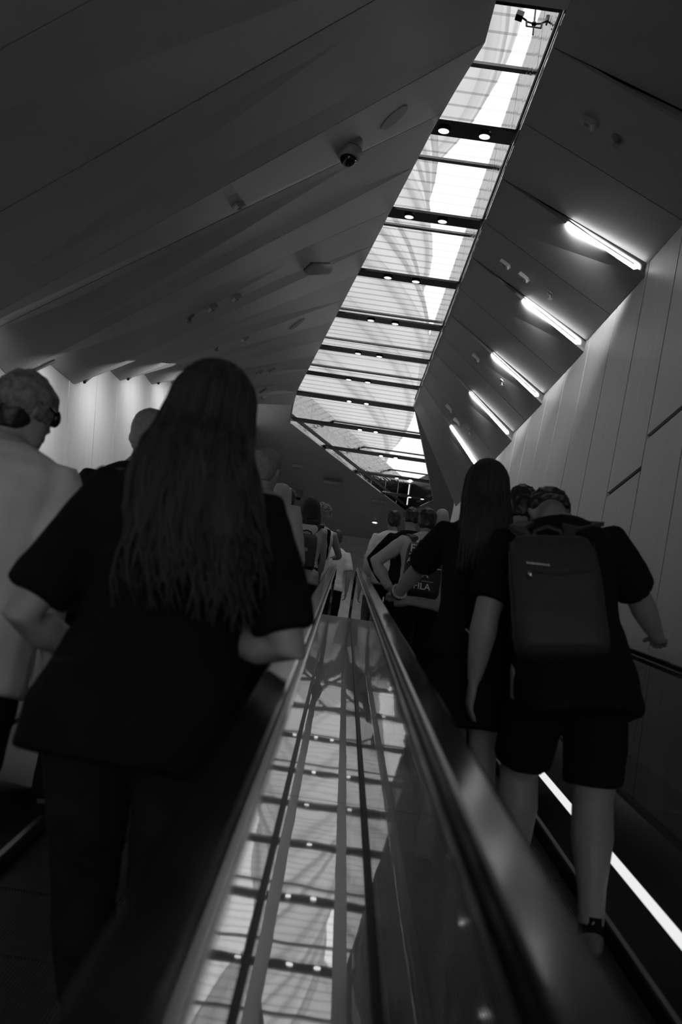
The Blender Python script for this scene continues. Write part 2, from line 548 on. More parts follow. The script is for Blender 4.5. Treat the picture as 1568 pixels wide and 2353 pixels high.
upstand([(u_ll(x) - .015, x) for x in (22.3, 23.2, 24.1, 25.05, 26.0, 26.95, 27.9, 28.8, 29.6)], 'reveal_dark', out=Vector((-0.02, 0.0, 0)))
upstand([(0.5, 6.58), (1.12, 6.58)], 'bar_black', out=Vector((0, -0.02, 0)))
upstand([(1.9, 29.62), (2.58, 27.7)], 'bar_black', out=Vector((0.02, 0.02, 0)))
# thin bright edge trims along the opening
MB().tube([sky(u_ll(x), x, -0.005) for x in (22.3, 25.9, 29.6)], 0.012, 6).build('edge_trim', 'edge_metal', win)
MB().tube([sky(1.09, x, 0.0) for x in (6.6, 13, 19.9)], 0.006, 6).build('edge_trim', 'edge_metal', win)

# twin spotlight hung under the glass near the top of the picture
def twin():
    c = sky(1.0, 7.578, 0.55)
    root = empty('twin_spotlight', c)
    tag(root, 'small dark twin spotlight on a rod hanging in the skylight near its near end', 'spotlight')
    Zv = Vector((0, 0, 1))
    MB().tube([c - Zv * 0.10, c + Zv * 0.40], 0.007, 8).build('rod', 'bar_black', root)
    for sg in (-1, 1):
        ar = MB()
        ar.tube([c, c + EU * sg * 0.055 + Zv * 0.012], 0.007, 8)
        ar.tube([c - Zv * .03, c + EU * sg * 0.055 - Zv * 0.03], 0.006, 8)
        ar.tube([c + EU * sg * 0.055 - Zv * 0.03, c + EU * sg * 0.06 + Zv * .02, c + EU * sg * 0.10 + Zv * 0.045], 0.008, 8)
        a = ar.build('arm', 'bar_black', root)
        M = Matrix.Translation(c + EU * sg * 0.115 + Zv * 0.055) @ Matrix.Rotation(sg * -0.25, 4, 'Y')
        MB().box((-0.028, -0.03, -0.022), (0.028, 0.03, 0.022), M).build('lamp_head', 'bar_black', a)
    MB().ball(c, 0.02).build('hub', 'bar_black', root, True)
twin()

# ------------------------------------------------------------------ floors, ends
zl = W(0, 10.8, -1.25).z                  # upper landing level
yl = W(0, 10.8, -1.25).y
mb = MB().box((-9, yl + 0.02, zl - 0.3), (10, 36, zl))
tag(mb.build('floor', 'floor_stone'), 'dark stone floor of the upper landing', 'floor', kind='structure')
y0 = W(0, -5, -1.25).y
mb = MB().box((-3, -9, -0.3), (3, y0, 0.0))
tag(mb.build('floor', 'floor_stone'), 'dark stone floor at the foot of the walkways', 'floor', kind='structure')
ye = H(0, 34.5, 0).y
mb = MB().box((-9, ye, zl - 0.1), (10, ye + 0.2, zc + 0.5))
tag(mb.build('wall_back', 'end_wall'), 'dark grey far wall behind the upper landing', 'wall', kind='structure')
mb = MB().box((-9.2, H(0, 17, 0).y + 1.5, zl - 0.1), (-9, ye, zc + 0.5))
mb2 = MB().box((8.6, H(0, 17, 0).y - 0.5, zl - 0.1), (8.8, ye, zc + 0.5))
tag(mb2.build('wall_side', 'end_wall'), 'dark side wall of the landing hall to the far right', 'wall', kind='structure')
ys = H(0, 18.9, 0).y
mb3 = MB().box((u_wr(0) * SC + 0.1, ys, zl - 2.5), (8.8, ys + 0.2, zc + 0.5))
tag(mb3.build('wall_return', 'end_wall'), 'dark return wall closing the landing beside the right wall', 'wall', kind='structure')
mb = MB().box((-4, -6.4, 5.2), (4, -6.2, 8.0)).box((-4, -6.4, -.3), (-2.3, -6.2, 5.2)).box((2.3, -6.4, -.3), (4, -6.2, 5.2))  # out of view; opening enlarged to brighten the hall from behind
tag(mb.build('wall_front', 'end_wall'), 'unseen wall behind the lower landing, its opening widened to let in more daylight', 'wall', kind='structure')
# small lit sign lamp on far ceiling
c = fc(0.95, 31.5)
t = empty('ceiling_downlight', c); tag(t, 'single tiny lit downlight in the far dark ceiling', 'downlight')
MB().tube([c - Vector((0, 0, .045)), c - Vector((0, 0, .005))], 0.09, 16).build('trim', 'edge_metal', t)
spl_ = bpy.data.lights.new('downlight_light', 'SPOT'); spl_.energy = 120; spl_.spot_size = 2.4; spl_.spot_blend = 0.8; spl_.shadow_soft_size = 0.07
so_ = bpy.data.objects.new('downlight_light', spl_); so_.location = c - Vector((0, 0, .07)); link(so_, t)
MB().tube([c - Vector((0, 0, .052)), c - Vector((0, 0, .046))], 0.075, 16).build('lens', 'lamp', t)

# ------------------------------------------------------------------ pale tower outside
mat('tower', 0.50, 0.7, 0, 0.03, 0.4)
mat('tower_band', 0.45, 0.7, 0, 0.03, 0.4)
TX, TY = -26.0, 62.0
PROF = [(12, 27.5), (20, 28), (22.5, 28.0), (24, 28.9), (26, 29.6), (29, 30.4), (32, 29.6), (35, 28.6), (38, 29.4), (42, 28.4), (46, 28.8), (48, 27), (56, 26.5), (58.5, 33), (62, 34.3), (72, 34)]
def tower():
    root = empty('tower', (TX, TY, 0))
    tag(root, 'pale curved tower seen through the skylight glass', 'building')
    seg = 72
    def ring(z, dr=0.0):
        r = interp(PROF, z) + dr
        return [Vector((TX + r * math.cos(2 * math.pi * k / seg), TY + r * math.sin(2 * math.pi * k / seg), z)) for k in range(seg)]
    zs = [0, 6] + [12 + 1.5 * i for i in range(41)]
    MB().loft([ring(z) for z in zs]).build('facade', 'tower', root, True)
    z = 13.0
    while z < 70:
        me = MB().loft([ring(z, -0.2), ring(z, 0.25), ring(z + 0.7, 0.25), ring(z + 0.7, -0.2)])
        me.build('floor_band', 'tower_band', root, True)
        z += 3.0
tower()

# ------------------------------------------------------------------ MOVING WALKWAYS
S0, S1 = -4.0, 10.8            # incline from .. to
N_W, N_D, N_R = -1.25, -0.95, -0.30     # walking surface, deck, handrail top
def path_pts(n, s_from=S0, extra=1.0, step=0.6):
    """points along the incline at height n, bending level at the top"""
    P = []
    k = int((S1 - s_from) / step)
    for i in range(k + 1):
        P.append(W(0, lerp(s_from, S1 - 0.35, i / k), n))
    e = W(0, S1 - 0.35, n)
    ang = A
    for i in range(6):
        ang -= A / 6
        e = e + Vector((0, math.cos(ang), math.sin(ang))) * 0.12
        P.append(e)
    P.append(e + Vector((0, extra, 0)))
    return P
def sweep(profile, path, u, name, m, parent, smooth=False, close=True):
    rings = []
    for i, p in enumerate(path):
        t = (path[min(i + 1, len(path) - 1)] - path[max(i - 1, 0)]).normalized()
        nn = EU.cross(t)
        rings.append([p + EU * (u + x) + nn * z for x, z in profile])
    return MB().loft(rings).build(name, m, parent, smooth)
RAIL = [(-.034, -.022), (-.034, -.008), (-.030, -.002), (-.024, .0), (.024, .0), (.030, -.002), (.034, -.008), (.034, -.022), (.028, -.032), (.018, -.032), (.018, -.024), (-.018, -.024), (-.018, -.032), (-.028, -.032)]
def pallet_mesh(w, L):
    mb = MB()
    mb.box((-w / 2, 0.004, -0.05), (w / 2, L - 0.004, -0.010))
    n = int(w / 0.0095)
    for i in range(n):
        x = -w / 2 + (i + 0.5) * w / n
        mb.hexa([Vector(q) for q in ((x - .0026, .004, -.010), (x + .0026, .004, -.010), (x + .0026, L - .004, -.010), (x - .0026, L - .004, -.010),
                                     (x - .0018, .004, 0), (x + .0018, .004, 0), (x + .0018, L - .004, 0), (x - .0018, L - .004, 0))])
    me = bpy.data.meshes.new('pallet')
    me.from_pydata([tuple(v) for v in mb.v], [], mb.f)
    me.materials.append(MATS['pallet'])
    return me
ROT_INC = Matrix.Rotation(A, 4, 'X')
def walkway(label, g0, g1, p0, p1, led_right):
    """g0,g1: glass planes; p0,p1: edges of the moving surface"""
    root = empty('moving_walkway', W((p0 + p1) / 2, 3, N_W))
    tag(root, label, 'moving walkway', 'inclined moving walkways')
    me = pallet_mesh(p1 - p0, 0.4)
    k = int((S1 - S0) / 0.4)
    for i in range(k):
        o = bpy.data.objects.new('pallet', me)
        o.matrix_world = Matrix.Translation(W((p0 + p1) / 2, S0 + 0.4 * i, N_W)) @ ROT_INC
        link(o, root)
    base = path_pts(N_W)
    sweep([(-0.02, -0.09), (p1 - p0 + .02, -0.09), (p1 - p0 + .02, -0.055), (-0.02, -0.055)], base, p0, 'track_bed', 'skirt', root)
    for side, g, p in ((-1, g0, p0), (1, g1, p1)):
        # skirt and inner decking rising from the moving surface to the glass
        s_ = side
        w = abs(g - p)
        sk = [(0.004, -0.05), (0.004, 0.055), (0.012, 0.055), (0.012, -0.05)]
        sk = [(x * s_, z) for x, z in sk]
        def orient(pr): return pr if s_ > 0 else list(reversed(pr))
        sweep(orient([(s_ * .006, -.05), (s_ * .016, -.05), (s_ * .016, .05), (s_ * .006, .05)]), base, p, 'skirt', 'skirt', root)
        sweep(orient([(s_ * .006, .05), (s_ * .03, .05), (s_ * .032, .062), (s_ * .008, .062)]), base, p, 'skirt_edge', 'skirt_edge', root)
        h = N_D - N_W
        sweep(orient([(s_ * .03, .05), (s_ * (w - .02), h - .03), (s_ * (w - .02), h), (s_ * .028, .062)]), base, p, 'inner_decking', 'skirt', root)
        if led_right and side > 0:
            a, b_ = 0.36, 0.45
            def dk(t, o): return (s_ * lerp(.028, w - .02, t), lerp(.062, h, t) + o)
            sweep([dk(a, .001), dk(b_, .001), dk(b_, .006), dk(a, .006)], base, p, 'light_strip', 'led', root)
        # glass, in panes
        L = 1.30
        nb, nt_ = N_D + 0.012, N_R - 0.03
        s = S0
        while s < S1 - 0.2:
            e = min(s + L, S1 - 0.1)
            P = [W(g - .005, s + .004, nb), W(g + .005, s + .004, nb), W(g + .005, e - .004, nb), W(g - .005, e - .004, nb)]
            MB().hexa(P + [q + EN * (nt_ - nb) for q in P]).build('glass_pane', 'glass', root)
            s = e
        # end pane: level part with a rounded newel
        e0 = W(g, S1 - 0.1, 0)
        pl_, pu = path_pts(nb, S1 - .4, 0.55, .1), path_pts(nt_, S1 - .4, 0.55, .1)
        yb = [q for q in pl_ if q.y > W(0, S1 - .1, nb).y]
        yt = [q for q in pu if q.y > W(0, S1 - .1, nt_).y]
        top, bot = yt[-1], yb[-1]
        r = (top.z - bot.z) / 2
        arc = [Vector((0, top.y + r * math.sin(math.pi * j / 10), bot.z + r + r * math.cos(math.pi * j / 10))) for j in range(1, 10)]
        poly = [W(0, S1 - .1, nb)] + yb + list(reversed(arc)) + list(reversed(yt)) + [W(0, S1 - .1, nt_)]
        poly = [Vector((g - .005, q.y, q.z)) for q in poly]
        MB().slab(poly, EU * 0.01).build('glass_pane', 'glass', root)
        # handrail with its track
        rp = path_pts(N_R, S0, 0.55, .5)
        tp = rp[-1]
        R = r + .03
        rp2 = rp + [Vector((0, tp.y + R * math.sin(math.pi * j / 10), tp.z - R + R * math.cos(math.pi * j / 10))) for j in range(1, 11)]
        ro = 0.010 if g > 0 else -0.010
        if g in (g0, g1) and abs(g) > 1: ro = 0
        sweep(RAIL, rp2, g + ro, 'handrail', 'rubber', root)
        sweep([(-.031, -.046), (.031, -.046), (.031, -.033), (-.031, -.033)], rp, g, 'rail_track', 'edge_metal', root)
        # clamp strip at the foot of the glass
        dp = path_pts(N_D, S0, 0.5, .6)
        sweep([(-.014, -.03), (.014, -.03), (.014, .018), (-.014, .018)], dp, g, 'glass_clamp', 'dark_trim', root)
    return root
GL0, GL1 = -0.090, 0.206
walkway('inclined moving walkway on the right with lit strip along its skirt', GL1, 1.385, 0.40, 1.085, True)
walkway('inclined moving walkway on the left under the woman with long hair', -1.265, GL0, -0.965, -0.28, False)

# polished deck between the two walkways
deck = empty('polished_deck', W(0.06, 3, N_D - .05))
tag(deck, 'mirror polished metal deck between the two glass balustrades', 'metal deck')
s = S0
while s < S1 - 0.1:
    e = min(s + 2.4, S1)
    P = [W(GL0 + .012, s + .002, N_D - .04), W(GL1 - .012, s + .002, N_D - .04), W(GL1 - .012, e - .002, N_D - .04), W(GL0 + .012, e - .002, N_D - .04)]
    o = MB().hexa(P + [q + EN * 0.04 for q in P]).build('deck_panel', 'deck_metal', deck)
    s = e
P = [W(GL0 + .012, S1, N_D - .04), W(GL1 - .012, S1, N_D - .04)]
q0 = W(0, S1, N_D)
MB().box((GL0 + .012, q0.y, q0.z - .05), (GL1 - .012, q0.y + 1.1, q0.z - .002)).build('deck_panel', 'deck_metal', deck)

# plinths between the outer glass and the walls
for sgn, a, b_, nm, lb in ((1, 1.40, u_wr(-1) * SC + .05, 'trim_1', 'dark metal plinth between the right glass balustrade and the right wall'),
                           (-1, -1.28, u_wl(-1) * SC - .05, 'trim_2', 'dark metal plinth between the left glass balustrade and the left wall')):
    P = [W(a, -5.5, -1.7), W(b_, -5.5, -1.7), W(b_, S1 + .6, -1.7), W(a, S1 + .6, -1.7)]
    tag(MB().hexa(P + [q + EN * 0.74 for q in P]).build(nm, 'plinth'), lb, 'trim', kind='structure')

# ------------------------------------------------------------------ PEOPLE
mat('skin', 0.34, 0.55, 0, 0.08, 12)
mat('skin_tan', 0.26, 0.55, 0, 0.08, 12)
mat('hair_black', 0.012, 0.42, 0, 0.3, 60, 0.002, 120, (1, 1, 0.1))
mat('hair_dark', 0.032, 0.6, 0, 0.4, 50, 0.002, 120, (1, 1, 0.08), spec=0.2)
mat('hair_grey', 0.22, 0.6, 0, 0.15, 60, 0.002, 120)
mat('hair_light', 0.36, 0.6, 0, 0.15, 50, 0.002, 120)
mat('cloth_black', 0.009, 0.9, 0, 0.25, 8, 0.004, 9, spec=0.12)
mat('cloth_dark', 0.015, 0.9, 0, 0.2, 8, 0.004, 9, spec=0.15)
mat('denim_dark', 0.020, 0.9, 0, 0.3, 14, 0.003, 60, spec=0.15)
mat('cloth_grey', 0.60, 0.85, 0, 0.08, 8, 0.006, 7)
mat('cloth_white', 0.78, 0.85, 0, 0.04, 8, 0.006, 9)
mat('cloth_pale', 0.50, 0.85, 0, 0.10, 8, 0.006, 9)
mat('cloth_mid', 0.30, 0.85, 0, 0.12, 10, 0.006, 10)
mat('bandana', 0.17, 0.85, 0, 0.55, 45, 0.003, 20)
mat('nylon', 0.020, 0.6, 0, 0.2, 40, 0.001, 200)
mat('nylon_grey', 0.032, 0.65, 0, 0.15, 60, 0.001, 200)
mat('print_white', 0.75, 0.7, 0, 0.05, 10)
mat('zip_metal', 0.5, 0.3, 1.0)
mat('lens_black', 0.008, 0.08)
mat('shoe_grey', 0.16, 0.6, 0, 0.5, 30)
mat('bead', 0.55, 0.4)

def fuse(mb, name, m, parent, voxel=0.01, smooth=5, wrinkle=0.0, wfreq=9.0, wst=(1, 1, 1), seed=0.0):
    """weld overlapping closed shapes into one continuous surface"""
    me = bpy.data.meshes.new('tmp')
    me.from_pydata([tuple(v) for v in mb.v], [], mb.f)
    bm = bmesh.new(); bm.from_mesh(me)
    bmesh.ops.recalc_face_normals(bm, faces=bm.faces)
    bm.to_mesh(me); bm.free()
    ob = bpy.data.objects.new('tmp', me)
    COL.objects.link(ob)
    r = ob.modifiers.new('r', 'REMESH'); r.mode = 'VOXEL'; r.voxel_size = voxel; r.use_smooth_shade = True
    s_ = ob.modifiers.new('s', 'SMOOTH'); s_.factor = 0.5; s_.iterations = smooth
    dg = bpy.context.evaluated_depsgraph_get()
    out = bpy.data.meshes.new_from_object(ob.evaluated_get(dg))
    bpy.data.objects.remove(ob); bpy.data.meshes.remove(me)
    out.name = name
    out.materials.clear()
    out.materials.append(MATS[m])
    if wrinkle:
        sd = Vector((seed, seed * 1.7, -seed))
        n_ = [v.normal.copy() for v in out.vertices]
        for v, nr in zip(out.vertices, n_):
            p = Vector((v.co.x * wst[0], v.co.y * wst[1], v.co.z * wst[2])) * wfreq + sd
            k = mnoise.noise(p) + 0.5 * mnoise.noise(p * 2.3)
            ridge = 1.0 - abs(mnoise.noise(p * 0.8 + Vector((3, 1, 7)))) * 2
            v.co += nr * (wrinkle * (k + 0.8 * ridge))
    for p in out.polygons: p.use_smooth = True
    o = bpy.data.objects.new(name, out)
    return link(o, parent)

def rings_local(rows, seg=18, sq=2.4):
    """rows of (z, half width, half depth, y, x) -> soft-cornered rings"""
    out = []
    for row in rows:
        z, a, b = row[:3]
        y = row[3] if len(row) > 3 else 0
        x = row[4] if len(row) > 4 else 0
        ring = []
        for k in range(seg):
            t = 2 * math.pi * k / seg
            c, s_ = math.cos(t), math.sin(t)
            e = 2.0 / sq
            ring.append(Vector((x + a * math.copysign(abs(c) ** e, c), y + b * math.copysign(abs(s_) ** e, s_), z)))
        out.append(ring)
    return out

HEAD = [(-.118, .022, .026, .060), (-.106, .040, .046, .046), (-.075, .057, .072, .022), (-.03, .067, .086, .008), (.01, .073, .094, 0),
        (.05, .075, .096, -.004), (.085, .065, .082, -.006), (.105, .045, .056, -.006), (.117, .018, .022, -.006)]
HAIRCAP = [(-.085, .046, .036, -.048), (-.05, .070, .056, -.044), (0, .080, .076, -.030), (.04, .084, .093, -.016), (.08, .076, .090, -.010),
           (.108, .056, .068, -.010), (.126, .022, .030, -.010)]
TORSO_M = [(.82, .150, .105, -.01), (.90, .168, .122, -.018), (.98, .160, .115, -.008), (1.08, .152, .108, .004), (1.20, .160, .113, .002), (1.31, .176, .118, -.010),
           (1.40, .172, .100, -.014), (1.455, .125, .075, -.012), (1.49, .072, .058, -.008), (1.52, .054, .052, -.002)]
TORSO_F = [(.82, .155, .110, -.012), (.90, .172, .124, -.022), (.98, .156, .112, -.010), (1.08, .134, .098, .004), (1.20, .142, .106, .006), (1.31, .158, .108, -.006),
           (1.40, .154, .090, -.012), (1.455, .110, .066, -.010), (1.49, .062, .050, -.006), (1.52, .046, .046, -.002)]

def ik(a, c, l1, l2, pole):
    d = c - a
    L = min(d.length, (l1 + l2) * 0.999)
    dn = d.normalized()
    c2 = a + dn * L
    x = (l1 * l1 - l2 * l2 + L * L) / (2 * L)
    h = math.sqrt(max(l1 * l1 - x * x, 0))
    p = pole - dn * pole.dot(dn)
    p.normalize()
    return a + dn * x + p * h, c2

def hand_shapes(mb, wr, d, pn, k, curl=0.4, side=1):
    """palm, four unequal bent fingers, thumb leaving the side of the palm. d: finger direction, pn: palm normal (palm faces pn)"""
    d = d.normalized(); pn = (pn - d * pn.dot(d)).normalized()
    sx = d.cross(pn).normalized() * side         # towards the thumb
    mb.tube([wr - d * .02 * k, wr + d * .02 * k, wr + d * .05 * k, wr + d * .085 * k], [(.026 * k, .018 * k), (.034 * k, .017 * k), (.040 * k, .016 * k), (.038 * k, .013 * k)], 12, refup=pn)
    offs = [(.030, .066), (.011, .076), (-.009, .070), (-.028, .054)]
    for j, (o, L) in enumerate(offs):
        b = wr + d * .080 * k + sx * o * k
        p = [b]
        ang = 0
        for f, c_ in ((.45, .7), (.32, 1.0), (.26, .8)):
            ang += curl * c_ * (1 + .06 * j)
            v = d * math.cos(ang) + pn * math.sin(ang) + sx * o * 0.8
            p.append(p[-1] + v.normalized() * L * f * k)
        mb.tube([p[0] - d * .012 * k] + p[1:], [.0098 * k, .0092 * k, .0085 * k, .0065 * k], 8)
    b = wr + d * .022 * k + sx * .028 * k
    v1 = (d * .65 + sx * .70 + pn * .25).normalized()
    v2 = (d * .85 + sx * .30 + pn * (.3 + curl * .4)).normalized()
    mb.tube([b - v1 * .015 * k, b + v1 * .035 * k, b + v1 * .035 * k + v2 * .030 * k], [.014 * k, .0115 * k, .0085 * k], 8)

class Person:
    pass
def person(label, u, s, height=1.75, yaw=0.0, sex='m', girth=1.0, lean=0.0, tilt=0.0, head=(0, 0, 0), skin='skin', floor_n=None,
           armL=None, armR=None, feet=None, top=('cloth_black', 'short'), legs=('denim_dark', 'long'), shoes='cloth_dark', armg=1.0,
           voxel=0.010, wrinkle=0.004, hem=0.80, group=None, pos=None, seed=1.0, nofist=0.35, leg=1.0):
    k = height / 1.75
    base = pos if pos is not None else W(u, s, N_W)
    root = empty('person', base)
    tag(root, label, 'person', group)
    MW = Matrix.Translation(base) @ Matrix.Rotation(yaw, 4, 'Z')
    TL = Matrix.Translation((0, 0, .95 * k)) @ Matrix.Rotation(tilt, 4, 'Y') @ Matrix.Rotation(-lean, 4, 'X') @ Matrix.Translation((0, 0, -.95 * k))
    def wl(p): return MW @ Vector(p)                        # lower body
    def wu(p): return MW @ (TL @ Vector(p))                 # upper body
    NB = Vector((0, -.004, 1.50)) * k
    HP = Matrix.Translation(NB) @ Matrix.Rotation(head[2], 4, 'Y') @ Matrix.Rotation(head[0], 4, 'Z') @ Matrix.Rotation(-head[1], 4, 'X') @ Matrix.Translation(-NB)
    HC = Vector((0, .012, 1.635)) * k
    def wh(p): return wu(HP @ (HC + Vector(p) * k))         # head frame, origin at head centre
    P = Person(); P.root, P.wu, P.wl, P.wh, P.k, P.MW, P.TL = root, wu, wl, wh, k, MW, TL
    sw = (.182 if sex == 'm' else .160) * (0.6 + 0.4 * girth)
    TOR = TORSO_M if sex == 'm' else TORSO_F
    g = girth
    body = MB()
    tors = [[wu(q) for q in r] for r in rings_local([(z * k, a * g * k, b * g * k, y * k) for z, a, b, y in TOR])]
    body.loft(tors)
    body.loft([[wh(q) for q in r] for r in rings_local(HEAD, 16, 2.1)])
    body.tube([wu(Vector((0, -.012, 1.46)) * k), wh((0, -.022, -.10)), wh((0, -.018, -.04))], [.056 * k, .052 * k, .055 * k], 12)
    body.tube([wh((0, .085, .018)), wh((0, .104, -.022)), wh((0, .092, -.034))], [.009 * k, .014 * k, .010 * k], 8)          # nose
    body.tube([wh((-.022, .088, -.062)), wh((0, .096, -.060)), wh((.022, .088, -.062))], [.007 * k, .010 * k, .007 * k], 8)   # lips
    body.tube([wh((-.045, .082, .030)), wh((0, .094, .034)), wh((.045, .082, .030))], [.010 * k, .010 * k, .010 * k], 8)      # brow
    for sg in (-1, 1):
        body.ball(wh((sg * .030, .083, .008)), .012 * k)                                                                        # eyes
        Me = (MW @ TL @ HP).to_3x3() @ Matrix.Rotation(sg * .35, 3, 'Z')
        body.ball(wh((sg * .077, -.008, -.012)), (.010 * k, .019 * k, .031 * k), Me)                                            # ears
    # arms
    P.el, P.wr, P.sh = {}, {}, {}
    for nm, sg, arm in (('L', -1, armL), ('R', 1, armR)):
        sh = wu(Vector((sg * sw, -.012, 1.405)) * k)
        l1, l2 = .295 * k, .255 * k
        if arm is None:
            el = sh + MW.to_3x3() @ Vector((sg * .06, -.03, -.285)) * k
            wr_ = el + MW.to_3x3() @ Vector((sg * .01, .07, -.245)) * k
        elif 'elbow' in arm:
            el, wr_ = W(*arm['elbow']), W(*arm['wrist'])
        else:
            el, wr_ = ik(sh, W(*arm['wrist']), l1, l2, MW.to_3x3() @ Vector(arm.get('pole', (sg * .5, -.4, -.8))))
        P.el[nm], P.wr[nm], P.sh[nm] = el, wr_, sh
        ga = (0.5 + 0.5 * g) * armg
        mid = lerp(sh, el, .5)
        body.tube([lerp(sh, wu(Vector((0, 0, 1.38)) * k), .25), sh, mid, el, lerp(el, wr_, .28), lerp(el, wr_, .7), wr_],
                  [.055 * k * ga, .056 * k * ga, .047 * k * ga, .039 * k * ga, .041 * k * ga, .031 * k * ga, .026 * k], 12)
        hd = (arm or {}).get('hand')
        d, pn, curl = (W(*hd[0]) - W(0, 0, 0), W(*hd[1]) - W(0, 0, 0), hd[2]) if hd else ((wr_ - el).normalized(), MW.to_3x3() @ Vector((-sg, 0.1, 0)), nofist)
        hand_shapes(body, wr_ + d.normalized() * .01 * k, d, pn, k * (1.0 if sex == 'm' else .92), curl, side=1 if (d.cross(pn)).dot(MW.to_3x3() @ Vector((0, 1, .3))) > 0 else -1)
    # legs
    P.ank = {}
    ft = feet or {}
    for nm, sg in (('L', -1), ('R', 1)):
        hip = wl(Vector((sg * .088 * g, -.008, .90)) * k)
        an = W(*ft[nm]) + Vector((0, 0, .085 * k)) if nm in ft else wl(Vector((sg * .105, -.03, .085)) * k)
        kn, an = ik(hip, an, .425 * k, .40 * k, MW.to_3x3() @ Vector((sg * .15, 1, 0)))
        P.ank[nm] = an
        gl = (0.55 + 0.5 * g) * leg
        body.tube([hip, lerp(hip, kn, .5), kn, lerp(kn, an, .30), lerp(kn, an, .7), an], [.088 * k * gl, .074 * k * gl, .054 * k * gl, .056 * k * gl, .041 * k * leg, .036 * k * leg], 14)
        fy = (MW.to_3x3() @ Vector((sg * .12, 1, 0))).normalized()
        # the sole follows the incline
        sl = Vector((0, 0, math.tan(A))) * fy.y if pos is None else Vector()
        f2 = (fy + sl).normalized()
        toe = an + f2 * .15 * k - Vector((0, 0, .052 * k))
        body.tube([an - f2 * .035 * k - Vector((0, 0, .045 * k)), an + f2 * .02 * k - Vector((0, 0, .045 * k)), an + f2 * .09 * k - Vector((0, 0, .052 * k)), toe], [(.030 * k, .032 * k), (.034 * k, .040 * k), (.042 * k, .028 * k), (.034 * k, .018 * k)], 10)
        P.__dict__['kn' + nm], P.__dict__['hip' + nm], P.__dict__['f' + nm] = kn, hip, f2
    fuse(body, 'body', skin, root, voxel, 3)
    # top
    off = .016
    rows = []
    for z, a, b, y in TOR:
        if z < .86 or z > 1.50: continue
        fl = 0.012 * max(0, (1.15 - z) / .3)
        rows.append((z * k, (a * g + off + fl) * k, (b * g + off + fl) * k, y * k))
    rows = [(hem * k, (TOR[1][1] * g + off + .016) * k, (TOR[1][2] * g + off + .020) * k, -.018 * k)] + rows
    shirt = MB()
    shirt.loft([[wu(q) for q in r] for r in rings_local(rows)])
    for nm in ('L', 'R'):
        sh, el, wr_ = P.sh[nm], P.el[nm], P.wr[nm]
        ga = (0.5 + 0.5 * g) * armg
        root_in = lerp(sh, wu(Vector((0, 0, 1.36)) * k), .35)
        if top[1] == 'long':
            shirt.tube([root_in, sh, lerp(sh, el, .5), el, lerp(el, wr_, .35), lerp(el, wr_, .92)], [.052 * k * ga, .058 * k * ga, .062 * k * ga, .057 * k * ga, .054 * k * ga, .040 * k], 14)
        elif top[1] == 'short':
            e = lerp(sh, el, .84)
            shirt.tube([root_in, sh, lerp(sh, el, .45), e], [.052 * k * ga, .060 * k * ga, .068 * k * ga, .068 * k * ga], 14)
        else:
            shirt.tube([root_in, lerp(sh, el, .05)], [.062 * k, .055 * k], 12)
    P.shirt = fuse(shirt, 'shirt' if top[1] != 'dress' else 'dress', top[0], root, voxel, 9, wrinkle, 7.0, (1, 1, 1.5), seed)
    # legs wear
    pt_ = MB()
    hz = [(.80, .150, .105, -.012), (.86, .164, .120, -.018), (.93, .168, .120, -.016), (1.0, .158, .112, -.006)]
    pt_.loft([[wl(q) for q in r] for r in rings_local([(z * k, (a * g + .016) * k, (b * g + .018) * k, y * k) for z, a, b, y in hz])])
    if legs[1] == 'skirt':
        pt_.loft([[wl(q) for q in r] for r in rings_local([(.60 * k, .215 * k, .17 * k, -.01 * k), (.75 * k, .20 * k, .155 * k, -.014 * k), (.88 * k, .185 * k * g, .138 * k, -.018 * k), (.98 * k, .17 * k * g, .12 * k, 0)])])
    else:
        for nm in ('L', 'R'):
            hip, kn, an = P.__dict__['hip' + nm], P.__dict__['kn' + nm], P.ank[nm]
            gl = 0.5 + 0.5 * g
            if legs[1] == 'shorts':
                pt_.tube([hip + Vector((0, 0, .02)), lerp(hip, kn, .45), lerp(hip, kn, .86)], [.104 * k * gl, .105 * k * gl, .100 * k * gl], 14)
            else:
                pt_.tube([hip + Vector((0, 0, .02)), lerp(hip, kn, .5), kn, lerp(kn, an, .4), lerp(kn, an, .97)], [.102 * k * gl, .090 * k * gl, .072 * k * gl, .068 * k * gl, .056 * k], 14)
    P.legs = fuse(pt_, {'long': 'trousers', 'shorts': 'shorts', 'skirt': 'skirt'}[legs[1]], legs[0], root, voxel, 4, wrinkle * .8, 8.0, (1, 1, 1.3), seed + 5)
    for nm in ('L', 'R'):
        an, f2 = P.ank[nm], P.__dict__['f' + nm]
        sh_ = MB()
        dn = Vector((0, 0, 1)) * k
        sh_.tube([an - f2 * .055 * k - dn * .048, an - f2 * .02 * k - dn * .040, an + f2 * .04 * k - dn * .044, an + f2 * .11 * k - dn * .054, an + f2 * .18 * k - dn * .062],
                 [(.034 * k, .036 * k), (.042 * k, .044 * k), (.044 * k, .042 * k), (.050 * k, .032 * k), (.036 * k, .022 * k)], 12)
        fuse(sh_, 'shoe', shoes, root, .008, 3)
    return P

def short_hair(P, m, rows=None, amp=0.006, freq=38, name='hair', scale=1.0, voxel=0.007):
    mb = MB().loft([[P.wh(q * scale) for q in r] for r in rings_local(rows or HAIRCAP, 18, 2.1)])
    return fuse(mb, name, m, P.root, voxel, 2, amp, freq, (1, 1, .6), 3.1)

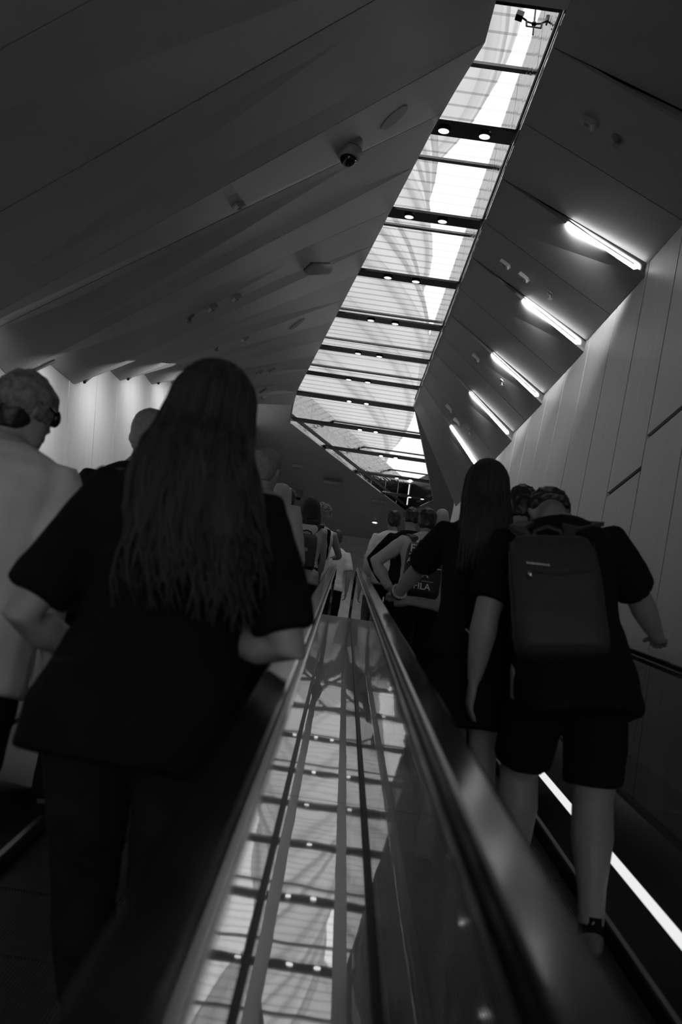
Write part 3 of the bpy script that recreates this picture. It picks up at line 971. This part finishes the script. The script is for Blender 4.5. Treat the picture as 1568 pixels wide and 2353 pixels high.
def long_hair(P, m, length=0.45, spread=1.0, n=170, seed=3, core=True, lock_r=0.010, wave=0.010, front=0.35, tips=0.15, back=0.0, bald_top=False, drift=0.0, vol=1.0):
    """locks that start on the scalp, follow the head and fall behind the shoulders"""
    rnd = random.Random(seed)
    mb = MB()
    k = P.k
    def fall(a, z0, drop):            # a: angle around the head (0 = right, pi/2*3 = back)
        return
    if core:
        rows = [(-length * .86, .055 * spread, .018, -.085 - back, drift * .86), (-length * .72, .085 * spread, .034, -.080 - back, drift * .7), (-length * .5, .095 * spread, .046, -.070 - back, drift * .45), (-.14, .092, .056, -.060 - back * .7), (-.09, .088, .064, -.052 - back * .15), (-.03, .083, .076, -.036),
                (.03, .086, .092, -.020), (.08, .078, .090, -.012), (.11, .056, .068, -.012), (.127, .020, .028, -.012)]
        mb.loft([[P.wh(q) for q in r] for r in rings_local(rows, 18, 2.1)])
    dv = .088 * (vol - 1)
    for i in range(n):
        a = lerp(math.pi * (1 - front * .3), math.pi * (2 + front * .3), rnd.random())   # back half, a little to the front
        ca, sa = math.cos(a), math.sin(a)
        st = rnd.uniform(.25, 1.0) if not bald_top else rnd.uniform(.75, 1.0)
        L = length * rnd.uniform(1 - tips, 1 + tips)
        pts, rad = [], []
        ph, wf = rnd.uniform(0, 6.28), rnd.uniform(9, 15)
        out = rnd.uniform(.0, .012) + dv
        lat = rnd.gauss(0, .012)
        for j in range(5):
            th = lerp(st * .5, 1.0, j / 4) * math.pi / 2
            pts.append(Vector((ca * (.082 + out) * math.sin(th), -.014 + sa * (.092 + out) * math.sin(th), .122 * math.cos(th) + .012)))
            rad.append(lock_r * (0.6 + .1 * j))
        for j in range(1, 11):
            t = j / 10
            z = .012 - (L) * t
            wv = wave * math.sin(wf * t * L / .45 + ph) * t
            w_ = 1 + (spread - 1) * min(1, t * 1.3)
            bk = min(1, t * 2.2)
            y = (-.014 + sa * (.092 + out)) * (1 - bk * .35) - back * min(1, max(0, (-z - .06) / .10)) - .030 * bk * (1 if sa < 0.2 else 0)
            pts.append(Vector((ca * (.084 + out) * w_ + wv + lat * t + drift * t * t, y + wv * .4, z)))
            rad.append(lock_r * (1.0 - .75 * max(0, t - .45) / .55))
        mb.tube([P.wh(q) for q in pts], [r * k for r in rad], 6)
    return mb.build('hair', m, P.root, True)

def strap(name, pts, width, thick, m, parent, nrm):
    rings = []
    for i, p in enumerate(pts):
        t = (pts[min(i + 1, len(pts) - 1)] - pts[max(i - 1, 0)]).normalized()
        n_ = nrm[i] if isinstance(nrm, list) else nrm
        n_ = (n_ - t * n_.dot(t)).normalized()
        b = t.cross(n_)
        rings.append([p + b * width / 2 + n_ * thick / 2, p - b * width / 2 + n_ * thick / 2, p - b * width / 2 - n_ * thick / 2, p + b * width / 2 - n_ * thick / 2])
    return MB().loft(rings).build(name, m, parent)

def text_mesh(s_, size, M, m, parent, name='lettering', ext=0.0015):
    cu = bpy.data.curves.new('t', 'FONT')
    cu.body = s_; cu.size = size; cu.extrude = ext; cu.align_x = 'CENTER'; cu.align_y = 'CENTER'; cu.resolution_u = 2
    cu.offset = size * 0.02
    ob = bpy.data.objects.new('t', cu); COL.objects.link(ob)
    dg = bpy.context.evaluated_depsgraph_get()
    me = bpy.data.meshes.new_from_object(ob.evaluated_get(dg))
    bpy.data.objects.remove(ob)
    me.transform(M)
    me.materials.clear(); me.materials.append(MATS[m])
    me.name = name
    return link(bpy.data.objects.new(name, me), parent)

def backpack(P, label, w=.31, h=.44, d=.15, zc=1.18, m='nylon_grey', strap_m='nylon_grey', xo=0.0, yback=-.145):
    k = P.k
    F = P.MW @ P.TL
    org = F @ (Vector((xo, yback, zc)) * k)
    R = F.to_3x3()
    root = empty('backpack', org)
    tag(root, label, 'backpack')
    def L(x, y, z): return org + R @ Vector((x, y, z))
    rows = []
    for t, a, b in ((-.5, .80, .55), (-.485, .92, .75), (-.44, .99, .95), (-.2, 1.0, 1.0), (.15, .98, .95), (.36, .93, .80), (.45, .86, .62), (.485, .78, .48), (.5, .66, .36)):
        rows.append((t * h, a * w / 2, b * d / 2, -d / 2 * (1 - b) * -0.5))
    mb = MB().loft([[L(*q) for q in r] for r in rings_local(rows, 28, 4.5)])
    fuse(mb, 'bag_body', m, root, .007, 2, .0025, 9, (1, 1, 1), 2.2)
    # straps up over the shoulders and down the chest
    for sg in (-1, 1):
        x0, x1 = sg * w * .22, sg * .125 * k
        pts = [L(x0 * .9, d * .30, h * .47), L(lerp(x0, x1, .5), d * .42, h * .47 + .075), F @ (Vector((x1 / k * 1.05, -.085, 1.455)) * k), F @ (Vector((x1 / k * 1.12, .01, 1.485)) * k), F @ (Vector((x1 / k * 1.10, .105, 1.42)) * k), F @ (Vector((x1 / k * 1.05, .150, 1.28)) * k), F @ (Vector((x1 / k * 1.3, .12, 1.08)) * k), L(sg * w * .46, d * .35, -h * .38)]
        nr = [R @ Vector(q) for q in ((0, -.3, 1), (0, -.9, .7), (0, -.6, 1), (0, .1, 1), (0, .8, .6), (0, 1, 0), (sg, .5, 0), (sg, 0, -.3))]
        strap('shoulder_strap', pts, .062, .014, strap_m, root, nr)
    hp = [L(-.055, d * .18, h * .49), L(-.045, d * .1, h * .49 + .028), L(0, d * .05, h * .49 + .042), L(.045, d * .1, h * .49 + .028), L(.055, d * .18, h * .49)]
    MB().tube(hp, .008, 8).build('carry_handle', strap_m, root, True)
    P.bag = root
    return root, L, R

# ---- left walkway, nearest first
RAILH = ((0, 1, 0), (0, 0, -1), .35)     # a hand laid along a handrail, palm down
P1 = person('woman with very long dark hair in black tee and jeans, leaning on the handrail', -.375, 1.66, 1.645, sex='f', girth=1.22, lean=.05, tilt=.03, head=(0, .0, .03),
            armR={'elbow': (-.085, 1.88, -.262), 'wrist': (-.32, 2.02, -.25), 'hand': ((-1, .2, 0), (0, 0, -1), .3)},
            armL={'elbow': (-.66, 1.84, -.26), 'wrist': (-.55, 2.06, -.36), 'hand': ((.5, .8, 0), (.3, 0, -1), .4)},
            feet={'L': (-.46, 2.05, N_W), 'R': (-.30, 1.72, N_W)}, top=('cloth_black', 'short'), legs=('denim_dark', 'long'), voxel=.009, wrinkle=.0045, hem=.79, seed=2.0)
long_hair(P1, 'hair_dark', .45, 1.34, 320, 5, lock_r=.0095, wave=.014, tips=.22, back=.085, drift=.085, vol=1.12)
# jeans pocket and seams
def on(P, v): return P.wl(Vector(v) * P.k)
for sg in (-1, 1):
    vv, ff = [], []
    for r_ in range(7):
        for c_ in range(7):
            x, z = (c_ / 6 - .5) * .115 * (1 - .08 * r_ / 6), .80 - .125 * r_ / 6 - (.022 * (1 - abs(c_ / 3 - 1)) if r_ == 6 else 0)
            q = on(P1, (sg * .10 + x, -.22, z))
            hit, co, nr_, _ = P1.legs.data.vertices and P1.legs.closest_point_on_mesh(q)
            vv.append(co + nr_ * .004)
    n7 = len(vv)
    vv += [v - Vector((0, .0, 0)) + Vector((0, .006, 0)) for v in vv]
    for r_ in range(6):
        for c_ in range(6):
            k_ = r_ * 7 + c_
            ff.append((k_, k_ + 1, k_ + 8, k_ + 7)); ff.append((n7 + k_, n7 + k_ + 7, n7 + k_ + 8, n7 + k_ + 1))
    mesh_obj('back_pocket', vv, ff, 'denim_dark', P1.legs, True)

P2 = person('man in grey bandana and sunglasses wearing a light grey t-shirt', -1.05, 2.27, 1.66, girth=1.30, yaw=-.05, lean=.06, head=(-.6, .1, 0), skin='skin',
            top=('cloth_grey', 'short'), legs=('cloth_black', 'long'), voxel=.009, wrinkle=.006, hem=.74, seed=7.0)
CAP = [(-.035, .078, .094, -.016), (-.01, .082, .101, -.010), (.03, .086, .104, -.006), (.07, .080, .098, -.008), (.105, .060, .072, -.010), (.128, .026, .034, -.010)]
hb = short_hair(P2, 'bandana', CAP, .006, 26, 'bandana')
mb = MB()
for a in (-.02, .02):
    mb.tube([P2.wh((a, -.105, -.01)), P2.wh((a * 1.6, -.118, -.05)), P2.wh((a * 2.4, -.112, -.11))], [(.016, .010), (.020, .006), (.012, .004)], 8)
mb.build('bandana_tail', 'bandana', P2.root, True)
short_hair(P2, 'hair_black', [(-.095, .048, .040, -.040), (-.06, .068, .060, -.036), (-.03, .076, .080, -.024), (-.01, .074, .084, -.02)], .003, 40)
mb = MB()
for sg in (-1, 1):
    mb.tube([P2.wh((sg * .012, .104, .012)), P2.wh((sg * .04, .098, .010)), P2.wh((sg * .066, .078, .012))], [(.008, .018), (.012, .024), (.008, .020)], 10)
    mb.tube([P2.wh((sg * .068, .078, .018)), P2.wh((sg * .080, .03, .02)), P2.wh((sg * .082, -.02, .012))], .0045, 6)
mb.build('sunglasses', 'lens_black', P2.root, True)

P3 = person('short-haired man in a dark shirt beyond the woman, seen against the left wall', -.90, 3.38, 1.72, girth=1.15, head=(.1, .1, 0), skin='skin_tan',
            top=('cloth_dark', 'short'), legs=('cloth_dark', 'long'), voxel=.011, seed=3.3)
short_hair(P3, 'hair_grey', None, .003, 60, scale=.985)
P4 = person('grey-haired man in a pale collared jacket half hidden behind the long dark hair', -.50, 4.42, 1.72, girth=1.08, head=(-.3, .12, 0),
            top=('cloth_pale', 'long'), legs=('cloth_dark', 'long'), voxel=.011, seed=4.1, wrinkle=.006)
short_hair(P4, 'hair_grey', None, .003, 60, scale=.985)
def collar(P, m, r=.078, z=1.475):
    k = P.k
    pts = [P.wu(Vector((r * math.cos(t), -.012 + r * .92 * math.sin(t), z + (.012 if math.sin(t) < 0 else -.02))) * k) for t in [math.pi * (.62 + i * (1.76) / 14) + math.pi * .0 for i in range(15)]]
    MB().tube(pts, [(.012 * k, .026 * k)] * 15, 8, refup=(0, 0, 1)).build('collar', m, P.root, True)
collar(P4, 'cloth_mid')
P5 = person('bald man with long wavy grey hair falling behind the pale jacket', -.66, 7.75, 1.71, top=('cloth_mid', 'short'), legs=('cloth_dark', 'long'), voxel=.012, head=(-.2, .05, 0), seed=5.0)
long_hair(P5, 'hair_light', .40, 1.15, 120, 11, core=False, lock_r=.012, wave=.022, bald_top=True, back=.05)
P5b = person('dark-haired person in a black polo with white sleeve trim', -.68, 9.05, 1.74, top=('cloth_black', 'short'), legs=('cloth_dark', 'long'), voxel=.012, yaw=-.1, seed=6.0,
             armR={'wrist': (-.45, 9.45, -.55), 'pole': (.6, -.4, -.6)})
short_hair(P5b, 'hair_black')
for nm in ('L', 'R'):
    e0, e1 = lerp(P5b.sh[nm], P5b.el[nm], .80), lerp(P5b.sh[nm], P5b.el[nm], .86)
    MB().tube([e0, e1], .073, 14).build('sleeve_trim', 'cloth_white', P5b.root, True)
P6 = person('woman with a dark bob and pale denim jacket, carrying a small backpack', -.40, 8.62, 1.65, sex='f', top=('cloth_pale', 'long'), legs=('cloth_dark', 'long'), voxel=.011, seed=8.0, wrinkle=.006,
            armR={'wrist': (-.22, 9.2, -.42), 'pole': (.6, -.2, -.8)})
long_hair(P6, 'hair_dark', .24, 1.2, 120, 21, lock_r=.011, wave=.004, tips=.12)
bg, L_, R_ = backpack(P6, 'small black backpack with a white patch on the pale denim jacket', .25, .36, .14, 1.14, 'nylon', 'nylon')
MB().add([L_(-.04, -.075, .03), L_(.04, -.075, .02), L_(.04, -.075, -.015), L_(-.04, -.075, -.005), L_(-.04, -.08, .03), L_(.04, -.08, .02), L_(.04, -.08, -.015), L_(-.04, -.08, -.005)],
         [(0, 1, 2, 3), (4, 7, 6, 5), (0, 4, 5, 1), (1, 5, 6, 2), (2, 6, 7, 3), (3, 7, 4, 0)]).build('patch', 'cloth_mid', bg)
MB().tube([L_(-.02, -.075, .10), L_(-.015, -.082, .055)], .006, 8).build('zip_pull', 'zip_metal', bg)
P7 = person('person with light curly hair and black and white top, fist on the handrail', -.30, 9.45, 1.63, sex='f', top=('cloth_white', 'sleeveless'), legs=('cloth_dark', 'long'), voxel=.010, seed=9.0,
            armR={'wrist': (-.105, 10.05, -.225), 'pole': (.6, -.4, -.8), 'hand': ((.1, 1, .15), (0, 0, -1), 1.15)})
rnd = random.Random(4)
mb = MB().loft([[P7.wh(q) for q in r] for r in rings_local(HAIRCAP, 18, 2.1)])
for i in range(260):
    a, b_ = rnd.uniform(0, 6.283), rnd.uniform(-.9, 1)
    c_ = math.sqrt(max(0, 1 - b_ * b_))
    q = Vector((.100 * c_ * math.cos(a), -.030 + .100 * c_ * math.sin(a), .012 + .118 * b_))
    if q.y > .045 and q.z < .06: continue
    rr = rnd.uniform(.012, .022)
    ax = Vector((rnd.gauss(0, 1), rnd.gauss(0, 1), rnd.gauss(0, 1))).normalized()
    bx = ax.orthogonal().normalized(); by = ax.cross(bx)
    mb.tube([P7.wh(q + bx * rr * math.cos(t) + by * rr * math.sin(t) + ax * t * .003) for t in (0, 1.1, 2.2, 3.3, 4.4, 5.5)], .006, 5)
mb.build('hair', 'hair_light', P7.root, True)
# black vest panel over the white top
mb = MB()
rows = [(z * P7.k, (a + .022) * P7.k, (b_ + .022) * P7.k, y * P7.k) for z, a, b_, y in TORSO_F if 1.05 < z < 1.46]
mb.loft([[P7.wu(q + Vector((.045, 0, 0))) for q in r] for r in rings_local([(z, a * .62, b_, y) for z, a, b_, y in rows])])
fuse(mb, 'vest', 'cloth_black', P7.root, .011, 3)
P8 = person('man in a white t-shirt walking onto the upper landing between the handrails', 0, 0, 1.70, top=('cloth_white', 'short'), legs=('cloth_black', 'long'), voxel=.009, seed=10.0, wrinkle=.005, hem=.84,
            pos=Vector((-.13, W(0, 12.2, -1.55).y, zl)), yaw=.12, head=(.15, .1, 0), nofist=.55, skin='skin')
short_hair(P8, 'hair_black', None, .005, 45)

# ---- right walkway
R1 = person('man in black tee and shorts with his head bowed, backpack on, hand on far rail', .87, 2.97, 1.76, girth=1.12, lean=.20, tilt=-.14, head=(0, .85, .14), skin='skin_tan',
            armR={'wrist': (1.355, 3.62, -.245), 'pole': (.7, -.6, -.5), 'hand': ((.35, .9, -.05), (0, 0, -1), .4)},
            feet={'R': (1.0, 2.95, N_W), 'L': (.79, 3.22, N_W)}, top=('cloth_black', 'short'), legs=('cloth_black', 'shorts'), leg=1.2, armg=1.2, shoes='shoe_grey', voxel=.009, hem=.74, seed=12.0)
short_hair(R1, 'hair_black', [(-.03, .074, .070, -.034), (0, .079, .078, -.030), (.04, .082, .093, -.016), (.08, .076, .090, -.010), (.108, .056, .068, -.010), (.124, .022, .030, -.010)], .005, 55)
for nm in ('L', 'R'):
    an = R1.ank[nm]
    MB().tube([an - Vector((0, 0, .04)), an + Vector((0, .0, .035))], [.044, .041], 14).build('sock', 'cloth_black', R1.root, True)
bg, L_, R_ = backpack(R1, 'large charcoal backpack with a front zip on the bowed man', .315, .45, .16, 1.13, 'nylon_grey', 'nylon_grey', -.085, -.20)
MB().tube([L_(-.105, -.083, .055), L_(-.05, -.085, .048), L_(.0, -.086, .042), L_(.05, -.085, .050), L_(.115, -.082, .058)], .0028, 6).build('front_zip', 'nylon', bg)
MB().tube([L_(-.108, -.088, .058), L_(-.107, -.092, .028)], [.007, .009], 8).build('zip_pull', 'zip_metal', bg, True)
for i in range(13):
    x = -.112 + i * .0062
    hgt = .0055 if i % 3 else .0075
    c_ = L_(x, -.0845, .084 - i * .0007)
    MB().box((-.0018, -.0012, -hgt / 2), (.0018, .0012, hgt / 2), Matrix.Translation(c_) @ R_.to_4x4()).build('lettering', 'print_white', bg)
for sg in (-1, 1):
    MB().tube([L_(sg * .150, -.02, .19), L_(sg * .158, -.025, .05), L_(sg * .157, -.025, -.16)], .003, 6).build('side_seam', 'nylon', bg)

R2 = person('woman with long straight dark hair in black top and skirt, hand on the rail', .57, 3.40, 1.71, sex='f', girth=.95, lean=.03, head=(0, .05, 0), skin='skin',
            armL={'wrist': (.262, 4.13, -.245), 'pole': (-.1, -.5, -1), 'hand': ((-.15, 1, -.05), (0.1, 0, -1), .45)},
            top=('cloth_black', 'short'), legs=('cloth_black', 'skirt'), shoes='cloth_black', voxel=.0085, hem=.86, seed=14.0)
long_hair(R2, 'hair_dark', .40, 1.12, 210, 31, lock_r=.0095, wave=.003, tips=.10, back=.05)
wv = (R2.wr['L'] - R2.el['L']).normalized()
ax1 = wv.orthogonal().normalized(); ax2 = wv.cross(ax1)
c0 = R2.wr['L'] - wv * .035
beads = MB()
for i in range(18):
    t = 2 * math.pi * i / 18
    beads.ball(c0 + ax1 * .034 * math.cos(t) + ax2 * .034 * math.sin(t), .0062, None, 8, 6)
beads.build('bead_bracelet', 'bead', R2.root, True)
MB().tube([c0 + wv * .018 + ax1 * .033 * math.cos(t) + ax2 * .033 * math.sin(t) for t in [i * 2 * math.pi / 16 for i in range(17)]], .005, 6).build('bangle', 'lens_black', R2.root, True)
MB().tube([R2.wu(Vector((-.05, -.14, .98)) * R2.k), R2.wu(Vector((.01, -.15, .93)) * R2.k)], .004, 6).build('belt_buckle', 'zip_metal', R2.root)

R3 = person('dark-haired man just ahead of the bowed man, only his head showing', .96, 4.60, 1.74, skin='skin_tan', head=(-.2, .2, 0), top=('cloth_dark', 'short'), legs=('cloth_dark', 'long'), voxel=.012, seed=15.0)
short_hair(R3, 'hair_black')
R5 = person('dark-haired man in a pale grey shirt with one elbow out, wearing a printed backpack', .68, 7.22, 1.67, skin='skin_tan', lean=.08, head=(-.1, .12, 0), top=('cloth_pale', 'long'), legs=('cloth_dark', 'long'), voxel=.0105, seed=16.0, wrinkle=.008, girth=1.06,
            armL={'elbow': (.285, 7.55, -.15), 'wrist': (.44, 7.48, -.375), 'hand': ((.9, -.1, -.6), (0, 1, 0), .5)})
short_hair(R5, 'hair_black', None, .004, 45, scale=1.03)
collar(R5, 'cloth_pale')
bg, L_, R_ = backpack(R5, 'black backpack printed with white FILA lettering on the pale shirt', .31, .46, .16, 1.12, 'nylon', 'nylon', -.01, -.19)
def print_at(s_, size, x, z, d=-.086):
    M = Matrix.Translation(L_(x, d, z)) @ R_.to_4x4() @ Matrix.Rotation(math.pi / 2, 4, 'X')
    text_mesh(s_, size, M, 'print_white', bg)
print_at('FILA', .092, -.045, .150, -.082)
print_at('MILANO', .026, -.085, .098)
print_at('FILA', .055, .055, .030)
print_at('A', .060, -.125, .045)
print_at('FILA', .080, -.03, -.060)
print_at('MILANO', .026, -.085, -.115)
print_at('FILA', .075, .0, -.165, -.084)
for (x0, x1, z0, z1) in ((-.035, .145, .068, .076), (-.035, -.028, .0, .076), (-.035, .145, -.006, .002), (-.01, .09, .094, .097), (-.01, .09, .102, .105), (-.01, .09, -.119, -.116)):
    MB().box((x0, -.0878, z0), (x1, -.0855, z1), Matrix.Translation(L_(0, 0, 0)) @ R_.to_4x4()).build('printed_line', 'print_white', bg)
strap('hanging_strap', [L_(-.085, -.092, .02), L_(-.09, -.098, -.08), L_(-.10, -.095, -.19)], .028, .004, 'nylon_grey', bg, R_ @ Vector((0, -1, 0)))
R6 = person('man in a black jacket with a tapered haircut and round logo at the nape', .67, 9.05, 1.72, skin='skin', head=(.1, .05, 0), top=('cloth_black', 'long'), legs=('cloth_dark', 'long'), voxel=.011, seed=17.0,
            armL={'elbow': (.30, 9.35, -.17), 'wrist': (.46, 9.3, -.40), 'hand': ((.9, -.1, -.6), (0, 1, 0), .5)})
short_hair(R6, 'hair_black', [(-.045, .060, .050, -.046), (-.02, .074, .066, -.038), (.02, .084, .088, -.022), (.06, .086, .098, -.012), (.10, .068, .080, -.010), (.130, .03, .036, -.010)], .006, 40)
lc = R6.wu(Vector((.0, -.118, 1.395)) * R6.k)
MB().tube([lc + Vector((.020 * math.cos(t), -.004, .016 * math.sin(t))) for t in [i * 2 * math.pi / 14 for i in range(15)]], .0028, 6).build('round_logo', 'print_white', R6.root)
strap('sling_strap', [R6.wu(Vector(q) * R6.k) for q in ((-.15, -.10, 1.15), (-.06, -.135, 1.30), (.02, -.12, 1.41), (.09, -.06, 1.475), (.12, .03, 1.47))], .045, .006, 'nylon_grey', R6.root, [Vector(q) for q in ((0, -1, .1), (0, -1, .2), (0, -1, .5), (0, -.4, 1), (0, .3, 1))])
R7 = person('dark-haired man in a white long-sleeved shirt at the head of right walkway', .54, 10.15, 1.71, skin='skin_tan', head=(.25, .05, 0), top=('cloth_white', 'long'), legs=('cloth_dark', 'long'), voxel=.011, seed=18.0, wrinkle=.006)
short_hair(R7, 'hair_black', None, .006, 40)
R4 = person('bald man ahead beside the long-haired woman, head just above her shoulder', 1.05, 9.55, 1.80, skin='skin', head=(0, .1, 0), top=('cloth_dark', 'short'), legs=('cloth_dark', 'long'), voxel=.012, seed=19.0)

# ------------------------------------------------------------------ CEILING FIXTURES
mat('fixture_grey', 0.30, 0.45, 0, 0.06, 10)
mat('fixture_dark', 0.10, 0.5, 0, 0.06, 10)
mat('fixture_pale', 0.55, 0.4, 0, 0.06, 10)
def frame_at(p, nrm, along=None):
    n_ = Vector(nrm).normalized()                 # points into the room
    a = ((along or ES) - n_ * (along or ES).dot(n_)).normalized()
    b = n_.cross(a)
    return Matrix.Translation(W(*p)) @ Matrix((a, b, n_)).transposed().to_4x4()
NL, NR, ND = (0.70, 0.20, -0.68), (-0.68, 0.08, -0.73), (0, 0, -1)
def disc(p, nrm, r, label):
    M = frame_at(p, nrm)
    root = empty('ceiling_speaker', W(*p)); tag(root, label, 'speaker', 'round ceiling speakers')
    c = M @ Vector((0, 0, 0)); z = M.to_3x3() @ Vector((0, 0, 1))
    MB().tube([c - z * .01, c + z * .010], r, 32, refup=M.to_3x3() @ Vector((1, 0, 0))).build('rim', 'ceiling_panel', root)
    MB().tube([c + z * .008, c + z * .013], r * .95, 32, refup=M.to_3x3() @ Vector((1, 0, 0))).build('grille', 'fixture_dark', root)
def dome_cam(p, label, k=1.0, nrm=NL):
    c = W(*p); dn = Vector((0, 0, -1))
    root = empty('dome_camera', c); tag(root, label, 'camera', 'dome cameras')
    h = MB().tube([c - dn * .05 * k, c + dn * .035 * k, c + dn * .085 * k, c + dn * .10 * k], [.088 * k, .090 * k, .080 * k, .066 * k], 24)
    h.build('housing', 'fixture_grey', root, True)
    MB().tube([c + dn * .030 * k, c + dn * .037 * k], .0915 * k, 24).build('seam_ring', 'fixture_dark', root)
    d = MB()
    rings = []
    for j in range(7):
        th = math.pi / 2 * j / 6.2
        rings.append([c + dn * (.098 + .058 * math.sin(th)) * k + Vector((math.cos(a) * math.cos(th) * .062 * k, math.sin(a) * math.cos(th) * .062 * k, 0)) for a in [2 * math.pi * q / 20 for q in range(20)]])
    d.loft(rings).build('dome', 'lens_black', root, True)
def small_box(p, nrm, size, label, along=None, name='sensor_box', grp='small ceiling sensor boxes'):
    M = frame_at(p, nrm, along)
    l, w, h = size
    root = empty(name, W(*p)); tag(root, label, 'sensor', grp)
    MB().hexa([M @ Vector(q) for q in ((-l / 2, -w / 2, -.01), (l / 2, -w / 2, -.01), (l / 2, w / 2, -.01), (-l / 2, w / 2, -.01), (-l * .46, -w * .42, h), (l * .46, -w * .42, h), (l * .46, w * .42, h), (-l * .46, w * .42, h))]).build('case', 'fixture_grey', root)
    MB().box((l * .38, -w * .38, h * .55), (l * .485, w * .38, h * 1.06), M).build('end_cap', 'fixture_pale', root)
    MB().box((-l * .1, -w * .2, h * .9), (l * .2, w * .2, h * 1.08), M).build('lens', 'fixture_dark', root)
def sprinkler(p, nrm, label):
    M = frame_at(p, nrm)
    c = W(*p); z = Vector((0, 0, -1))
    root = empty('sprinkler', c); tag(root, label, 'sprinkler', 'ceiling sprinklers')
    a = M.to_3x3() @ Vector((0, 0, 1))
    MB().tube([c - a * .01, c + a * .008, c + a * .012], [.045, .043, .020], 18).build('rose', 'fixture_dark', root)
    MB().tube([c, c + z * .055], [.011, .008], 10).build('stem', 'fixture_dark', root)
    MB().tube([c + z * .055, c + z * .060], [.026, .024], 16).build('deflector', 'fixture_dark', root)
def bulkhead(p, nrm, label, l=.34, w=.13, h=.055, along=None, m='fixture_grey'):
    M = frame_at(p, nrm, along)
    root = empty('bulkhead_light', W(*p)); tag(root, label, 'light', 'unlit bulkhead lights')
    MB().box((-l * .47, -w * .4, -.01), (l * .47, w * .4, .016), M).build('base', 'fixture_dark', root)
    rings = [[M @ Vector((x, w / 2 * sc * math.cos(t), .012 + h * sc * max(0, math.sin(t)))) for t in [math.pi * q / 9 for q in range(10)]] for x, sc in ((-l / 2, .7), (-l / 2 + .02, 1), (l / 2 - .02, 1), (l / 2, .7))]
    MB().loft(rings).build('diffuser', m, root, True)
AL = Vector((-0.55, -0.72, -0.42))       # along the left panels
disc((-0.094, 6.247, 3.10), NL, .125, 'large round speaker high on left ceiling beside the nearest dome camera')
disc((-1.026, 11.199, 2.687), NL, .125, 'round speaker midway along the left ceiling near the skylight edge')
disc((-1.779, 15.207, 2.427), NL, .13, 'round speaker far up the left ceiling above the grey-haired man')
dome_cam((-0.37, 6.17, 2.80), 'big grey dome camera on the near left ceiling', 1.0)
dome_cam((-1.99, 14.74, 2.20), 'dome camera peeking out beside the long dark hair of the woman', 1.0)
dome_cam((-1.518, 24.9, 1.12), 'dim dome camera on the flat dark ceiling over the landing', 1.3)
bulkhead((-0.69, 8.84, 2.73), (0.6, 0.1, -0.78), 'wide box-shaped light on the left ceiling below the nearest dome camera', .36, .15, .075, AL)
bulkhead((-0.572, 23.15, 1.48), ND, 'box-shaped light on the flat ceiling over the upper landing', .52, .22, .10, EU)
small_box((-1.503, 7.76, 1.91), NL, (.125, .055, .045), 'sensor box next to the nearest sprinkler on the left ceiling', AL)
small_box((-1.341, 7.99, 2.09), NL, (.125, .055, .045), 'sensor box between the wide box-shaped light and its twin sensor', AL)
small_box((-1.522, 10.10, 2.17), NL, (.12, .05, .04), 'single sensor box beyond the second sprinkler on the left ceiling', AL)
small_box((-1.692, 13.27, 2.37), NL, (.13, .06, .045), 'left one of two sensor boxes above the woman with long hair', AL)
small_box((-1.543, 13.67, 2.50), NL, (.13, .06, .045), 'right one of two sensor boxes above the woman with long hair', AL)
small_box((-1.842, 15.57, 2.34), NL, (.13, .06, .045), 'sensor box right beside the second dome camera', AL)
small_box((-1.49, 22.28, 1.71), ND, (.28, .10, .06), 'flat sensor box on far ceiling left of the skylight tip', EU)
small_box((0.66, 24.6, 1.22), ND, (.18, .10, .06), 'left one of two sensor boxes under the skylight tip', EU)
small_box((0.90, 24.58, 1.22), ND, (.18, .10, .06), 'right one of two sensor boxes under the skylight tip', EU)
small_box((-1.026, 5.66, 2.09), NL, (.10, .05, .04), 'lone tiny sensor box on the darkest left ceiling panel', AL)
sprinkler((-1.645, 7.65, 1.76), NL, 'nearest sprinkler head on the left ceiling')
sprinkler((-1.738, 9.70, 1.95), NL, 'second sprinkler head on the left ceiling, before the single sensor box')
sprinkler((-1.869, 12.98, 2.20), NL, 'third sprinkler head on left ceiling just beside the long dark hair')
AR = Vector((0.6, -0.3, -0.6))
small_box((1.350, 6.357, 3.326), NR, (.14, .07, .045), 'topmost sensor box on the right soffit near a sprinkler', AR)
sprinkler((1.542, 6.28, 3.185), NR, 'topmost sprinkler head on the right soffit')
small_box((1.258, 9.057, 3.118), NR, (.13, .06, .045), 'upper one of two sensor boxes on the right soffit beside the skylight', AR)
small_box((1.444, 8.889, 2.953), NR, (.13, .06, .045), 'lower one of two sensor boxes on the right soffit beside the skylight', AR)
sprinkler((1.681, 8.678, 2.739), NR, 'sprinkler head below the pair of sensor boxes on the right soffit')
small_box((1.386, 11.534, 2.662), NR, (.13, .06, .045), 'single sensor box on the middle right soffit', AR)
sprinkler((1.698, 11.103, 2.292), NR, 'sprinkler head on the middle right soffit below the single box')
small_box((1.374, 14.087, 2.365), NR, (.15, .07, .05), 'upper sensor box at the far end of the right soffit', AR)
small_box((1.518, 13.980, 2.149), NR, (.15, .07, .05), 'lower sensor box at the far end of the right soffit', AR)
sprinkler((1.670, 13.523, 1.956), NR, 'far sprinkler head on the right soffit above the long-haired woman')
